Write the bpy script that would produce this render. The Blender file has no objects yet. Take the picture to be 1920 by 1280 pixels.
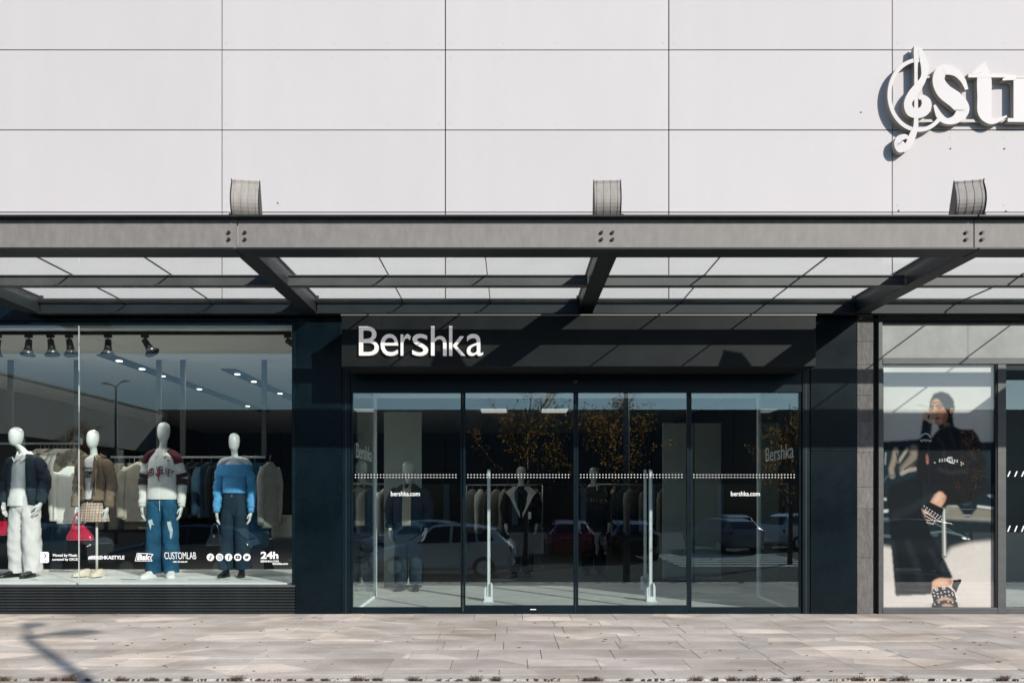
import bpy, bmesh, math, random
from mathutils import Vector, Matrix, noise
random.seed(7)
DETAIL = True
scene = bpy.context.scene
COL = scene.collection
R = math.radians

# ------------------------------------------------------------------ camera
EYE, CAMD, F = 1.344, 9.0, 1440.0
cam_d = bpy.data.cameras.new('camera'); cam = bpy.data.objects.new('camera', cam_d); COL.objects.link(cam)
cam.location = (0, -CAMD, EYE); cam.rotation_euler = (R(90), 0, 0)
cam_d.sensor_fit = 'HORIZONTAL'; cam_d.sensor_width = 36; cam_d.lens = 27.0
cam_d.shift_y = 295 / 1920; cam_d.clip_start = .1; cam_d.clip_end = 2000
scene.camera = cam
# ------------------------------------------------------------------ sky and sun
SUN = Vector((-.89, 1.0, -.66)).normalized()          # the way the light travels
w = bpy.data.worlds.new('World'); scene.world = w; w.use_nodes = True
nt = w.node_tree; bg = nt.nodes['Background']
sky = nt.nodes.new('ShaderNodeTexSky'); sky.sky_type = 'NISHITA'; sky.sun_disc = False
sky.sun_elevation = math.asin(-SUN.z); sky.sun_rotation = math.atan2(-SUN.x, -SUN.y)
sky.air_density = 1.0; sky.dust_density = .3; sky.ozone_density = 2.5
nt.links.new(sky.outputs[0], bg.inputs[0]); bg.inputs[1].default_value = .10
sl = bpy.data.lights.new('sun', 'SUN'); sl.energy = 4.0; sl.angle = R(.53); sl.color = (1, .94, .865)
so = bpy.data.objects.new('sun', sl); COL.objects.link(so); so.location = (9, -12, 14)
so.rotation_euler = SUN.to_track_quat('-Z', 'Y').to_euler()
scene.view_settings.view_transform = 'Standard'; scene.view_settings.look = 'None'
scene.view_settings.exposure = 0.52; scene.view_settings.gamma = 1.0
scene.render.engine = 'CYCLES'
scene.cycles.max_bounces = 14; scene.cycles.transparent_max_bounces = 24
scene.cycles.glossy_bounces = 6; scene.cycles.diffuse_bounces = 5
scene.cycles.use_denoising = True; scene.cycles.caustics_reflective = False

# world position of a point of the facade survey, for a plane standing at depth y
def X(px, y=0.0): return (px - 960) * (y + CAMD) / F
def Z(py, y=0.0): return EYE + (935 - py) * (y + CAMD) / F

# ------------------------------------------------------------------ materials
MATS = {}
def mat(name, col, rough=.6, metal=0.0, var=0.0, vscale=4.0, bump=0.0, bscale=60.0, stretch=(1, 1, 1),
        rnd=0.0, col2=None, spec=.5, emit=None, coat=0.0):
    if name in MATS: return MATS[name]
    m = bpy.data.materials.new(name); m.use_nodes = True; n = m.node_tree.nodes; l = m.node_tree.links
    b = n['Principled BSDF']; b.inputs['Base Color'].default_value = (*col, 1)
    b.inputs['Roughness'].default_value = rough; b.inputs['Metallic'].default_value = metal
    b.inputs['Specular IOR Level'].default_value = spec; b.inputs['Coat Weight'].default_value = coat
    tc = n.new('ShaderNodeTexCoord'); mp = n.new('ShaderNodeMapping'); l.new(tc.outputs['Object'], mp.inputs[0])
    mp.inputs['Scale'].default_value = stretch
    out = None
    if var or col2:
        t = n.new('ShaderNodeTexNoise'); t.inputs['Scale'].default_value = vscale; t.inputs['Detail'].default_value = 6
        t.inputs['Roughness'].default_value = .65
        l.new(mp.outputs[0], t.inputs['Vector'])
        r = n.new('ShaderNodeValToRGB'); l.new(t.outputs['Fac'], r.inputs[0])
        r.color_ramp.elements[0].position = .32; r.color_ramp.elements[1].position = .68
        a = [max(0, c * (1 - var)) for c in col]; c2 = col2 or [min(1, c * (1 + var)) for c in col]
        r.color_ramp.elements[0].color = (*a, 1); r.color_ramp.elements[1].color = (*c2, 1)
        out = r.outputs[0]
        rr = n.new('ShaderNodeMapRange'); l.new(t.outputs['Fac'], rr.inputs[0])
        rr.inputs[3].default_value = max(.02, rough - .08); rr.inputs[4].default_value = min(1, rough + .08)
        l.new(rr.outputs[0], b.inputs['Roughness'])
    if rnd:
        oi = n.new('ShaderNodeObjectInfo'); mr = n.new('ShaderNodeMapRange'); l.new(oi.outputs['Random'], mr.inputs[0])
        mr.inputs[3].default_value = 1 - rnd; mr.inputs[4].default_value = 1 + rnd
        mx = n.new('ShaderNodeMix'); mx.data_type = 'RGBA'; mx.blend_type = 'MULTIPLY'; mx.inputs[0].default_value = 1
        if out: l.new(out, mx.inputs[6])
        else: mx.inputs[6].default_value = (*col, 1)
        l.new(mr.outputs[0], mx.inputs[7]); out = mx.outputs[2]
    if out: l.new(out, b.inputs['Base Color'])
    if bump:
        t2 = n.new('ShaderNodeTexNoise'); t2.inputs['Scale'].default_value = bscale; t2.inputs['Detail'].default_value = 4
        l.new(mp.outputs[0], t2.inputs['Vector'])
        bp = n.new('ShaderNodeBump'); bp.inputs['Strength'].default_value = bump; bp.inputs['Distance'].default_value = .01
        l.new(t2.outputs['Fac'], bp.inputs['Height']); l.new(bp.outputs[0], b.inputs['Normal'])
    if emit:
        b.inputs['Emission Color'].default_value = (*emit[0], 1); b.inputs['Emission Strength'].default_value = emit[1]
    MATS[name] = m; return m

def glass(name, tint=(.9, .95, .95), refl=.065, dirt=0.0, dcol=(.7, .72, .7), gcol=(1, 1, 1), top=.9):
    if name in MATS: return MATS[name]
    m = bpy.data.materials.new(name); m.use_nodes = True; n = m.node_tree.nodes; l = m.node_tree.links
    n.remove(n['Principled BSDF']); o = n['Material Output']
    tr = n.new('ShaderNodeBsdfTransparent'); tr.inputs[0].default_value = (*tint, 1)
    gl = n.new('ShaderNodeBsdfGlossy'); gl.inputs['Roughness'].default_value = 0.0; gl.inputs['Color'].default_value = (*gcol, 1)
    lw = n.new('ShaderNodeLayerWeight'); lw.inputs[0].default_value = .5
    pw = n.new('ShaderNodeMath'); pw.operation = 'POWER'; pw.inputs[1].default_value = 4.5; l.new(lw.outputs['Facing'], pw.inputs[0])
    mr = n.new('ShaderNodeMapRange'); l.new(pw.outputs[0], mr.inputs[0]); mr.inputs[3].default_value = refl; mr.inputs[4].default_value = top
    base = tr.outputs[0]
    if dirt:
        df = n.new('ShaderNodeBsdfDiffuse'); df.inputs[0].default_value = (*dcol, 1)
        tl = n.new('ShaderNodeBsdfTranslucent'); tl.inputs[0].default_value = (*dcol, 1)
        ad = n.new('ShaderNodeMixShader'); ad.inputs[0].default_value = .5; l.new(df.outputs[0], ad.inputs[1]); l.new(tl.outputs[0], ad.inputs[2])
        tc = n.new('ShaderNodeTexCoord'); t = n.new('ShaderNodeTexNoise'); t.inputs['Scale'].default_value = 2.5; t.inputs['Detail'].default_value = 6
        l.new(tc.outputs['Object'], t.inputs['Vector'])
        m2 = n.new('ShaderNodeMapRange'); l.new(t.outputs['Fac'], m2.inputs[0]); m2.inputs[1].default_value = .3; m2.inputs[2].default_value = .75
        m2.inputs[3].default_value = dirt * .4; m2.inputs[4].default_value = dirt * 1.6
        mx = n.new('ShaderNodeMixShader'); l.new(m2.outputs[0], mx.inputs[0]); l.new(tr.outputs[0], mx.inputs[1]); l.new(ad.outputs[0], mx.inputs[2])
        base = mx.outputs[0]
    ms = n.new('ShaderNodeMixShader'); l.new(mr.outputs[0], ms.inputs[0]); l.new(base, ms.inputs[1]); l.new(gl.outputs[0], ms.inputs[2])
    l.new(ms.outputs[0], o.inputs['Surface'])
    MATS[name] = m; return m

def stone_mat(name, a, b, rnd=.1, spots=True):
    """grey quartzite: clouded tone, hard-edged cells of paler and darker tone, dark pits"""
    if name in MATS: return MATS[name]
    m = mat(name, a, .75, 0, .12, 1.7, .25, 160, rnd=rnd, col2=b)
    n = m.node_tree.nodes; l = m.node_tree.links; bs = n['Principled BSDF']
    src = bs.inputs['Base Color'].links[0].from_socket
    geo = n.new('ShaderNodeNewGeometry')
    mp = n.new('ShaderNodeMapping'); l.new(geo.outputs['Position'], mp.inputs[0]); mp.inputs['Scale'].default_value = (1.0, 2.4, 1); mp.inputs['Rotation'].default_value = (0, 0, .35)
    v = n.new('ShaderNodeTexVoronoi'); v.inputs['Scale'].default_value = 1.5; v.inputs['Randomness'].default_value = 1; l.new(mp.outputs[0], v.inputs['Vector'])  # angular cells that set some areas paler and some darker
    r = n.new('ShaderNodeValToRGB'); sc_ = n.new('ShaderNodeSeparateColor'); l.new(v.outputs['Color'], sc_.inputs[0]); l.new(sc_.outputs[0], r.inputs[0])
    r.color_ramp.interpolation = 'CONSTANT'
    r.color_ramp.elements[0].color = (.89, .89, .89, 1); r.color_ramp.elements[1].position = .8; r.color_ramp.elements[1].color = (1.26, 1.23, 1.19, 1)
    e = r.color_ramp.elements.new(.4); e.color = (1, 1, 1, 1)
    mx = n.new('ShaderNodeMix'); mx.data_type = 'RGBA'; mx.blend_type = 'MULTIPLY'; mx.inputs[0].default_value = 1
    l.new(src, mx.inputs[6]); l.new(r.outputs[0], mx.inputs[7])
    t = n.new('ShaderNodeTexNoise'); t.inputs['Scale'].default_value = 90; t.inputs['Detail'].default_value = 3; l.new(geo.outputs['Position'], t.inputs['Vector'])
    r2 = n.new('ShaderNodeValToRGB'); l.new(t.outputs['Fac'], r2.inputs[0]); r2.color_ramp.elements[0].position = .3; r2.color_ramp.elements[0].color = (.70, .685, .66, 1)
    r2.color_ramp.elements[1].position = .5; r2.color_ramp.elements[1].color = (1, 1, 1, 1)
    mx2 = n.new('ShaderNodeMix'); mx2.data_type = 'RGBA'; mx2.blend_type = 'MULTIPLY'; mx2.inputs[0].default_value = 1
    l.new(mx.outputs[2], mx2.inputs[6]); l.new(r2.outputs[0], mx2.inputs[7])
    # broad grime drifting along the walk
    t3 = n.new('ShaderNodeTexNoise'); t3.inputs['Scale'].default_value = 1.1; t3.inputs['Detail'].default_value = 7
    mp3 = n.new('ShaderNodeMapping'); mp3.inputs['Scale'].default_value = (1.0, 1.5, 1); l.new(geo.outputs['Position'], mp3.inputs[0]); l.new(mp3.outputs[0], t3.inputs['Vector'])
    r3 = n.new('ShaderNodeValToRGB'); l.new(t3.outputs['Fac'], r3.inputs[0]); r3.color_ramp.elements[0].position = .36; r3.color_ramp.elements[0].color = (.77, .745, .71, 1)
    r3.color_ramp.elements[1].position = .56; r3.color_ramp.elements[1].color = (1, 1, 1, 1)
    mx3 = n.new('ShaderNodeMix'); mx3.data_type = 'RGBA'; mx3.blend_type = 'MULTIPLY'; mx3.inputs[0].default_value = 1
    l.new(mx2.outputs[2], mx3.inputs[6]); l.new(r3.outputs[0], mx3.inputs[7])
    l.new(mx3.outputs[2], bs.inputs['Base Color'])
    return m

M_CLAD = mat('cladding_white', (.520, .503, .508), .6, 0, .03, .8, .02, 30, stretch=(1.4, 1, .35), rnd=.02, spec=.12)
M_RIVET = mat('rivet_grey', (.50, .485, .485), .6)
M_HOLE = mat('dark_hole', (.02, .02, .02), .9)
M_STEEL = mat('canopy_steel', (.018, .023, .026), .5, 0, .2, 2.2, .05, 120, rnd=.04, spec=.3)
M_STEELW = mat('canopy_beam_face', (.195, .183, .171), .6, 0, .1, 9, .3, 400, stretch=(1.6, 1, .7), col2=(.232, .218, .205))
M_DARK = mat('dark_panel', (.0015, .0065, .010), .28, 0, .4, 1.3, .03, 12, spec=.16, col2=(.004, .011, .015))
M_DARK2 = mat('fascia_panel', (.010, .0125, .0135), .5, 0, .3, 2.5, .03, 12, spec=.18)
M_FRAME = mat('anthracite_frame', (.002, .009, .0135), .36, 0, .3, 3, spec=.2)
M_FRAMEG = mat('grey_frame', (.10, .105, .105), .42, .3, .12, 3)
M_BLACK = mat('black', (.006, .007, .008), .6)
M_WHITE = mat('white_letter', (.78, .75, .73), .4, 0, .03, 3)
M_LITWHITE = mat('lit_letter', (.74, .70, .68), .4, emit=((1, .95, .92), .16))
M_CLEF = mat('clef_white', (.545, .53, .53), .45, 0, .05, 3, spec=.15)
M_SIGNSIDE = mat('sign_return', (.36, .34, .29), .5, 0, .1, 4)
M_VINYL = mat('vinyl_white', (.82, .83, .83), .5)
M_LIGHTSTEEL = mat('brushed_steel', (.74, .75, .74), .38, .2, .05, 8, .03, 90, stretch=(8, 8, 1))
M_FLOOD = mat('floodlight_alloy', (.30, .278, .255), .55, 0, .12, 5, .04, 80, stretch=(6, 6, 1))
M_WHITEPOST = mat('white_profile', (.88, .89, .88), .4, 0, .02, 4)
M_GLASS = glass('shop_glass', (.94, .975, .97), .066, gcol=(.84, .97, 1))
M_GLASSD = glass('door_glass', (.93, .98, .98), .088, gcol=(.80, .96, 1))
M_GLASSC = glass('canopy_glass', (.97, .99, .983), .02, .03, top=.3)
M_GLASSI = glass('screen_glass', (.93, .96, .955), .045)
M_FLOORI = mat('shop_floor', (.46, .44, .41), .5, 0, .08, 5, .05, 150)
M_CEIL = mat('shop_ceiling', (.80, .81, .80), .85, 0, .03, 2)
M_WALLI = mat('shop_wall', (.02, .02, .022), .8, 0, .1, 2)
M_PLINTH = mat('platform_top', (.78, .79, .77), .45, 0, .04, 3)
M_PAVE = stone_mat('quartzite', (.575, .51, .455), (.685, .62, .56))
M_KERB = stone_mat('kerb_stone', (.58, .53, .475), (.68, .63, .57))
M_JOINT = mat('joint_grime', (.085, .078, .068), .9, 0, .3, 20)
M_STONE = mat('slate_pier', (.115, .108, .102), .75, 0, .3, 9, .9, 18, stretch=(1.5, 1, .7), rnd=.14)
M_ASPH = mat('asphalt', (.034, .036, .038), .9, 0, .25, 1.2, .3, 150, spec=.2)
M_MANN = mat('mannequin_white', (.54, .555, .54), .34, 0, .02, 4)

# ------------------------------------------------------------------ mesh helpers
class MB:
    def __init__(s): s.v = []; s.f = []
    def add(s, v, f):
        o = len(s.v); s.v += [tuple(p) for p in v]; s.f += [tuple(i + o for i in q) for q in f]; return s
    def box(s, x0, x1, y0, y1, z0, z1):
        return s.add([(x0, y0, z0), (x1, y0, z0), (x1, y1, z0), (x0, y1, z0), (x0, y0, z1), (x1, y0, z1), (x1, y1, z1), (x0, y1, z1)],
                     [(0, 3, 2, 1), (4, 5, 6, 7), (0, 1, 5, 4), (1, 2, 6, 5), (2, 3, 7, 6), (3, 0, 4, 7)])
    def prism_y(s, poly, y0, y1):                  # an outline in x, z standing between two depths
        n = len(poly); a = sum(poly[i][0] * poly[(i + 1) % n][1] - poly[(i + 1) % n][0] * poly[i][1] for i in range(n))
        if a < 0: poly = poly[::-1]
        return s.add([(x, y0, z) for x, z in poly] + [(x, y1, z) for x, z in poly],
                     [tuple(range(n)), tuple(range(2 * n - 1, n - 1, -1))] + [(i, i + n, (i + 1) % n + n, (i + 1) % n) for i in range(n)])
    def prism_x(s, poly, x0, x1):                  # an outline in y, z
        n = len(poly)
        return s.add([(x0, y, z) for y, z in poly] + [(x1, y, z) for y, z in poly],
                     [tuple(range(n)), tuple(range(2 * n - 1, n - 1, -1))] + [(i, i + n, (i + 1) % n + n, (i + 1) % n) for i in range(n)])
    def disc_y(s, cx, cz, rx, rz, y0, y1, n=20, a0=0.0):
        return s.prism_y([(cx + rx * math.cos(a0 + 2 * math.pi * i / n), cz + rz * math.sin(a0 + 2 * math.pi * i / n)) for i in range(n)], y0, y1)
    def ring_y(s, cx, cz, r0, r1, y0, y1, n=24, a0=0, a1=2 * math.pi):
        st = [(cx + (r0 + r1) / 2 * math.cos(a0 + (a1 - a0) * i / n), cz + (r0 + r1) / 2 * math.sin(a0 + (a1 - a0) * i / n), abs(r1 - r0)) for i in range(n + 1)]
        return s.stroke_y(st, y0, y1, 1)
    def stroke_y(s, pts, y0, y1, k=6):             # (x, z, width) brush line as a solid between two depths
        p = crom(pts, k); L = []; Rr = []
        for i, q in enumerate(p):
            a = p[max(0, i - 1)]; b = p[min(len(p) - 1, i + 1)]
            d = Vector((b[0] - a[0], b[1] - a[1])); d = d.normalized() if d.length > 1e-9 else Vector((1, 0))
            nn = Vector((-d.y, d.x)) * q[2] / 2
            L.append((q[0] + nn.x, q[1] + nn.y)); Rr.append((q[0] - nn.x, q[1] - nn.y))
        n = len(p); v = [(x, y0, z) for x, z in L] + [(x, y0, z) for x, z in Rr] + [(x, y1, z) for x, z in L] + [(x, y1, z) for x, z in Rr]
        f = []
        for i in range(n - 1):
            f += [(i, i + 1, n + i + 1, n + i), (2 * n + i, 3 * n + i, 3 * n + i + 1, 2 * n + i + 1),
                  (i, 2 * n + i, 2 * n + i + 1, i + 1), (n + i, n + i + 1, 3 * n + i + 1, 3 * n + i)]
        f += [(0, n, 3 * n, 2 * n), (n - 1, 3 * n - 1, 4 * n - 1, 2 * n - 1)]
        return s.add(v, f)
    def tube(s, path, rad, n=12, k=4, cap=True, wr=0.0, wf=14.0, xf=7.0, seed=0.0):
        """path of points, rad of numbers or (across, along) pairs; wr adds cloth wrinkles"""
        P = [(*p, *(r if isinstance(r, tuple) else (r, r))) for p, r in zip(path, rad)]
        P = crom(P, k) if k > 1 else P
        d = Vector(P[-1][:3]) - Vector(P[0][:3])
        ref = Vector((1, 0, 0)) if abs(d.normalized().x) < .8 else Vector((0, 0, 1))
        v = []; m = len(P)
        for i, p in enumerate(P):
            t = (Vector(P[min(m - 1, i + 1)][:3]) - Vector(P[max(0, i - 1)][:3])).normalized()
            a = (ref - t * ref.dot(t)).normalized(); b = t.cross(a)
            for j in range(n):
                th = 2 * math.pi * j / n; q = a * math.cos(th) * p[3] + b * math.sin(th) * p[4]; c = Vector(p[:3])
                if wr:
                    z = c + q; q = q * (1 + ((.35 - abs(noise.noise(Vector((z.x * xf + seed, z.y * xf, z.z * wf + z.x * 5))))) * wr * 1.6 + noise.noise(Vector((z.x * xf * 2, z.y * xf * 2 + seed, z.z * wf * 1.7))) * wr * .6) / max(.02, q.length))
                v.append(c + q)
        f = [(i * n + j, i * n + (j + 1) % n, (i + 1) * n + (j + 1) % n, (i + 1) * n + j) for i in range(m - 1) for j in range(n)]
        if cap:
            f += [tuple(range(n - 1, -1, -1)), tuple(range((m - 1) * n, m * n))]
        return s.add(v, f)
    def loft(s, rings, n=28, k=4, gap=None, cap=True, wr=0.0, wf=8.0, e=2.3, seed=0.0, pleat=0, pa=0.0):
        """horizontal rings (z, cx, cy, rx, ry); gap=(half angles, one a ring) leaves the front open"""
        rr = [(*r, (gap[i] if gap else 0)) for i, r in enumerate(rings)]
        rr = crom(rr, k) if k > 1 else rr
        v = []; m = len(rr); cl = gap is None
        for (z, cx, cy, rx, ry, g) in rr:
            for j in range(n):
                th = -math.pi / 2 + g + (2 * math.pi - 2 * g) * (j / n if cl else j / (n - 1))
                c, si = math.cos(th), math.sin(th)
                x = rx * math.copysign(abs(c) ** (2 / e), c); y = ry * math.copysign(abs(si) ** (2 / e), si)
                sc = 1.0
                if wr: sc += ((.35 - abs(noise.noise(Vector((x * 8 + seed, y * 8, z * wf + x * 6))))) * 1.6 + .6 * noise.noise(Vector((x * 17, y * 17 + seed, z * wf * 2)))) * wr / max(rx, .03)
                if pleat: sc += pa * (((j * pleat / n) % 1.0) - .5)
                v.append((cx + x * sc, cy + y * sc, z))
        f = []
        for i in range(m - 1):
            for j in range(n if cl else n - 1):
                f.append((i * n + j, i * n + (j + 1) % n, (i + 1) * n + (j + 1) % n, (i + 1) * n + j))
        if cap and cl: f += [tuple(range(n - 1, -1, -1)), tuple(range((m - 1) * n, m * n))]
        return s.add(v, f)
    def moved(s, M): s.v = [tuple(M @ Vector(p)) for p in s.v]; return s
    def mesh(s, name, m=None, smooth=False):
        me = bpy.data.meshes.new(name); me.from_pydata(s.v, [], s.f); me.update()
        bm = bmesh.new(); bm.from_mesh(me); bmesh.ops.recalc_face_normals(bm, faces=bm.faces); bm.to_mesh(me); bm.free()
        if m: me.materials.append(m)
        if smooth:
            me.polygons.foreach_set('use_smooth', [True] * len(me.polygons)); me.update()
        return me

def crom(pts, k):
    if k <= 1 or len(pts) < 3: 
        if k <= 1: return list(pts)
        a, b = pts[0], pts[-1]
        return [tuple(u + (v_ - u) * i / k for u, v_ in zip(a, b)) for i in range(k + 1)]
    out = []; n = len(pts)
    for i in range(n - 1):
        p0, p1, p2, p3 = pts[max(0, i - 1)], pts[i], pts[i + 1], pts[min(n - 1, i + 2)]
        for j in range(k):
            t = j / k
            out.append(tuple(.5 * (2 * b + (c - a) * t + (2 * a - 5 * b + 4 * c - d) * t * t + (3 * b - a - 3 * c + d) * t ** 3) for a, b, c, d in zip(p0, p1, p2, p3)))
    out.append(tuple(pts[-1])); return out

def worg(o):                                         # world origin of a parent chain without rotation
    v = Vector((0, 0, 0))
    while o: v += o.location; o = o.parent
    return v
def link(name, me, parent=None): 
    o = bpy.data.objects.new(name, me); COL.objects.link(o)
    if parent: o.parent = parent
    return o
def part(name, mb, m, parent=None, smooth=False, bevel=0.0, local=False, solid=0.0, subd=0):
    """one mesh object; coordinates are world ones unless local"""
    if parent and not local:
        w_ = worg(parent); mb.v = [(a - w_.x, b - w_.y, c - w_.z) for a, b, c in mb.v]
    o = link(name, mb.mesh(name, m, smooth), parent)
    if solid:
        s_ = o.modifiers.new('thickness', 'SOLIDIFY'); s_.thickness = solid; s_.offset = -1
    if bevel:
        b = o.modifiers.new('bevel', 'BEVEL'); b.width = bevel; b.segments = 2; b.limit_method = 'ANGLE'
    if subd:
        b = o.modifiers.new('subsurf', 'SUBSURF'); b.levels = subd; b.render_levels = subd
    return o
def thing(name, label, cat, loc=(0, 0, 0), rz=0.0, group=None):
    o = bpy.data.objects.new(name, None); COL.objects.link(o); o.empty_display_size = .1
    o.location = loc; o.rotation_euler = (0, 0, rz); o['label'] = label; o['category'] = cat
    if group: o['group'] = group
    return o
def tag(o, label, cat, group=None):
    o['label'] = label; o['category'] = cat
    if group: o['group'] = group
    return o
def struct(o): o['kind'] = 'structure'; return o
def stuff(o): o['kind'] = 'stuff'; return o
def box(*a): return MB().box(*a)

def text_mb(body, bold=0.0, shear=0.0, spacing=1.0, depth=0.0):
    cu = bpy.data.curves.new('t', 'FONT'); cu.body = body; cu.size = 1; cu.offset = bold; cu.shear = shear; cu.space_character = spacing
    cu.extrude = .5; cu.resolution_u = 4; cu.fill_mode = 'BOTH'
    o = bpy.data.objects.new('t', cu); COL.objects.link(o)
    dg = bpy.context.evaluated_depsgraph_get(); dg.update()
    me = bpy.data.meshes.new_from_object(o.evaluated_get(dg))
    v = [tuple(p.co) for p in me.vertices]; f = [tuple(p.vertices) for p in me.polygons]
    bpy.data.objects.remove(o); bpy.data.curves.remove(cu); bpy.data.meshes.remove(me)
    return v, f
def text_fit(body, x0, x1, z0, z1, y0, y1, bold=0.0, shear=0.0, spacing=1.0):
    """lettering fitted to a box, standing from depth y1 forward to y0"""
    v, f = text_mb(body, bold, shear, spacing); mb = MB()
    a0 = min(p[0] for p in v); a1 = max(p[0] for p in v); b0 = min(p[1] for p in v); b1 = max(p[1] for p in v)
    mb.add([(x0 + (p[0] - a0) / (a1 - a0) * (x1 - x0), (y0 if p[2] > 0 else y1), z0 + (p[1] - b0) / (b1 - b0) * (z1 - z0)) for p in v], f)
    return mb

# ================================================================== ground
PZ = 0.0
pav = struct(part('pavement', box(-9, 9, -3.26, .0, -.9, -.012), M_JOINT))
rows = [0.0] + [F * EYE / (yy - 935) - CAMD for yy in (1161.7, 1173.3, 1186, 1200.7, 1216, 1234, 1253.3)]
cut = [0] * 9
paver_mesh = {}
def paver(x0, x1, y0, y1, m=M_PAVE, parent=pav, name='paver', g=.0025, top=None):
    key = (round(x1 - x0, 3), round(y0 - y1, 3), m.name)
    if key not in paver_mesh:
        hx, hy = (x1 - x0) / 2 - g, (y0 - y1) / 2 - g; b = .0010
        mb = MB(); mb.add([(-hx, -hy, -.05), (hx, -hy, -.05), (hx, hy, -.05), (-hx, hy, -.05), (-hx, -hy, -b), (hx, -hy, -b), (hx, hy, -b), (-hx, hy, -b),
                           (-hx + b, -hy + b, 0), (hx - b, -hy + b, 0), (hx - b, hy - b, 0), (-hx + b, hy - b, 0)],
                          [(0, 1, 5, 4), (1, 2, 6, 5), (2, 3, 7, 6), (3, 0, 4, 7), (4, 5, 9, 8), (5, 6, 10, 9), (6, 7, 11, 10), (7, 4, 8, 11), (8, 9, 10, 11)])
        paver_mesh[key] = mb.mesh(name, m)
    o = link(name, paver_mesh[key], parent)
    o.location = Vector(((x0 + x1) / 2, (y0 + y1) / 2, PZ + random.uniform(-.0012, .0012))) - worg(parent)
    o.rotation_euler = (random.uniform(-.0015, .0015), random.uniform(-.0012, .0012), 0)
    return o
rw = random.Random(3)
for i in range(7):
    x = -8.2 + rw.uniform(-.5, 0)
    while x < 8.2:
        wd = rw.choice((.55, .55, .58, .62, .72, .5))
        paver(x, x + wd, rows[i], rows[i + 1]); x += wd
x = -8.6
while x < 8.4:                                         # edge course
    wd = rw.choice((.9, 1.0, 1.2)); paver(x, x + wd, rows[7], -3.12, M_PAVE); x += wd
kerb = struct(part('kerb', box(-9, 9, -3.55, -3.262, -.9, -.03), M_JOINT))
x = -8.7
while x < 8.6:
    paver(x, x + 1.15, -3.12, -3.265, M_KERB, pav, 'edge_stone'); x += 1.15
x = -8.9
while x < 8.6:
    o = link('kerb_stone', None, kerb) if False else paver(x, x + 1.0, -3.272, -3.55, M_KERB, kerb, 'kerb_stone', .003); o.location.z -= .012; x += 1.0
struct(part('lower_step', box(-9, 9, -4.0, -3.552, -.9, -.42), M_KERB))
struct(part('car_park', box(-300, 300, -400, -4.002, -1.4, -.9), M_ASPH))
mk = MB()
for i in range(6): mk.box(5.6, 10.6, -17.0 - i * 1.0, -16.5 - i * 1.0, -.899, -.894)
for i in range(10): mk.box(-16 + i * 2.6, -15.9 + i * 2.6, -24, -19, -.899, -.894)
struct(part('road_marking', mk, mat('road_paint', (.62, .62, .6), .7, 0, .2, 6)))

# little dark leaves and gum on the walk
db = MB(); rd = random.Random(11)
for i in range(150):
    y = -3.1 * rd.random() ** .8; xx = rd.uniform(-7.5, 7.5); r_ = rd.uniform(.006, .019); a = rd.uniform(0, 6.28)
    n = 6; el = rd.uniform(.4, .95)
    pts = [(xx + r_ * rd.uniform(.7, 1.2) * math.cos(a + 6.28 * j / n), y + el * r_ * rd.uniform(.7, 1.2) * math.sin(a + 6.28 * j / n), .004) for j in range(n)]
    db.add(pts + [(p[0], p[1], .0016) for p in pts], [tuple(range(n))] + [(j, (j + 1) % n, n + (j + 1) % n, n + j) for j in range(n)])
stuff(tag(part('pavement_debris', db, mat('debris', (.055, .048, .042), .8)), 'dark specks of gum and leaf crumbs on the grey paving', 'debris'))
lf = MB()
for (px, py, s_) in ((216, 1152.5, .05), (592, 1158, .05), (602, 1160, .035), (258, 1155, .03)):
    y = F * EYE / (py - 935) - CAMD; xx = X(px, y)
    lf = MB().add([(xx - s_, y, .006), (xx, y - .02, .012), (xx + s_, y + .004, .016), (xx, y + .025, .008)], [(0, 1, 2, 3)])
    tag(part('fallen_leaf', lf, mat('leaf_orange', (.42, .17, .05), .7, 0, .3, 40), solid=.002), 'small orange autumn leaf lying on the paving by the wall', 'leaf', 'fallen leaves by the wall')

# ================================================================== building shell (setting)
TOPZ = 8.2
struct(part('shop_floor', box(-9.5, 9.5, .02, 3.4, -.3, .002), M_FLOORI))
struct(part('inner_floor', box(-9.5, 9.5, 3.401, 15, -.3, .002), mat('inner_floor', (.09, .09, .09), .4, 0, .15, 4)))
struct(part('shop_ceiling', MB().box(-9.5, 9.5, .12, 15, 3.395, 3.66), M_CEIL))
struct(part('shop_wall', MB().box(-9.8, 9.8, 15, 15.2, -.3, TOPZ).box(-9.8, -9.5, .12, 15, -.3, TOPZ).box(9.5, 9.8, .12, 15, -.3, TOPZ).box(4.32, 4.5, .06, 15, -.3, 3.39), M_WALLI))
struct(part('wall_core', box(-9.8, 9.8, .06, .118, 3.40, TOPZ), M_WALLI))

# cladding: one panel, copied
clad = thing('cladding_wall', 'white rectangular rainscreen panels with rivets above the glass canopy', 'wall', (0, 0, 3.68))
xs = [-3.40 + 2.619 * i for i in range(-2, 6)]
zs = [EYE + v_ for v_ in (2.325, 3.356, 4.319, 5.256, 6.2)]
clad_mesh = {}
g = .0065
for i in range(len(xs) - 1):
    for j in range(len(zs) - 1):
        wd, ht = xs[i + 1] - xs[i], zs[j + 1] - zs[j]
        key = round(ht, 3)
        if key not in clad_mesh: clad_mesh[key] = box(-wd / 2 + g, wd / 2 - g, 0, .03, -ht / 2 + g, ht / 2 - g).mesh('panel', M_CLAD)
        o = link('panel', clad_mesh[key], clad); o.location = ((xs[i] + xs[i + 1]) / 2, random.uniform(-.0015, .0015), (zs[j] + zs[j + 1]) / 2 - 3.68)
        o.rotation_euler = (random.uniform(-.0012, .0012), 0, random.uniform(-.0006, .0006))
part('backing', box(-9.5, 9.5, .034, .058, 3.68, 7.9), M_BLACK, clad)
rv = MB()
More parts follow.
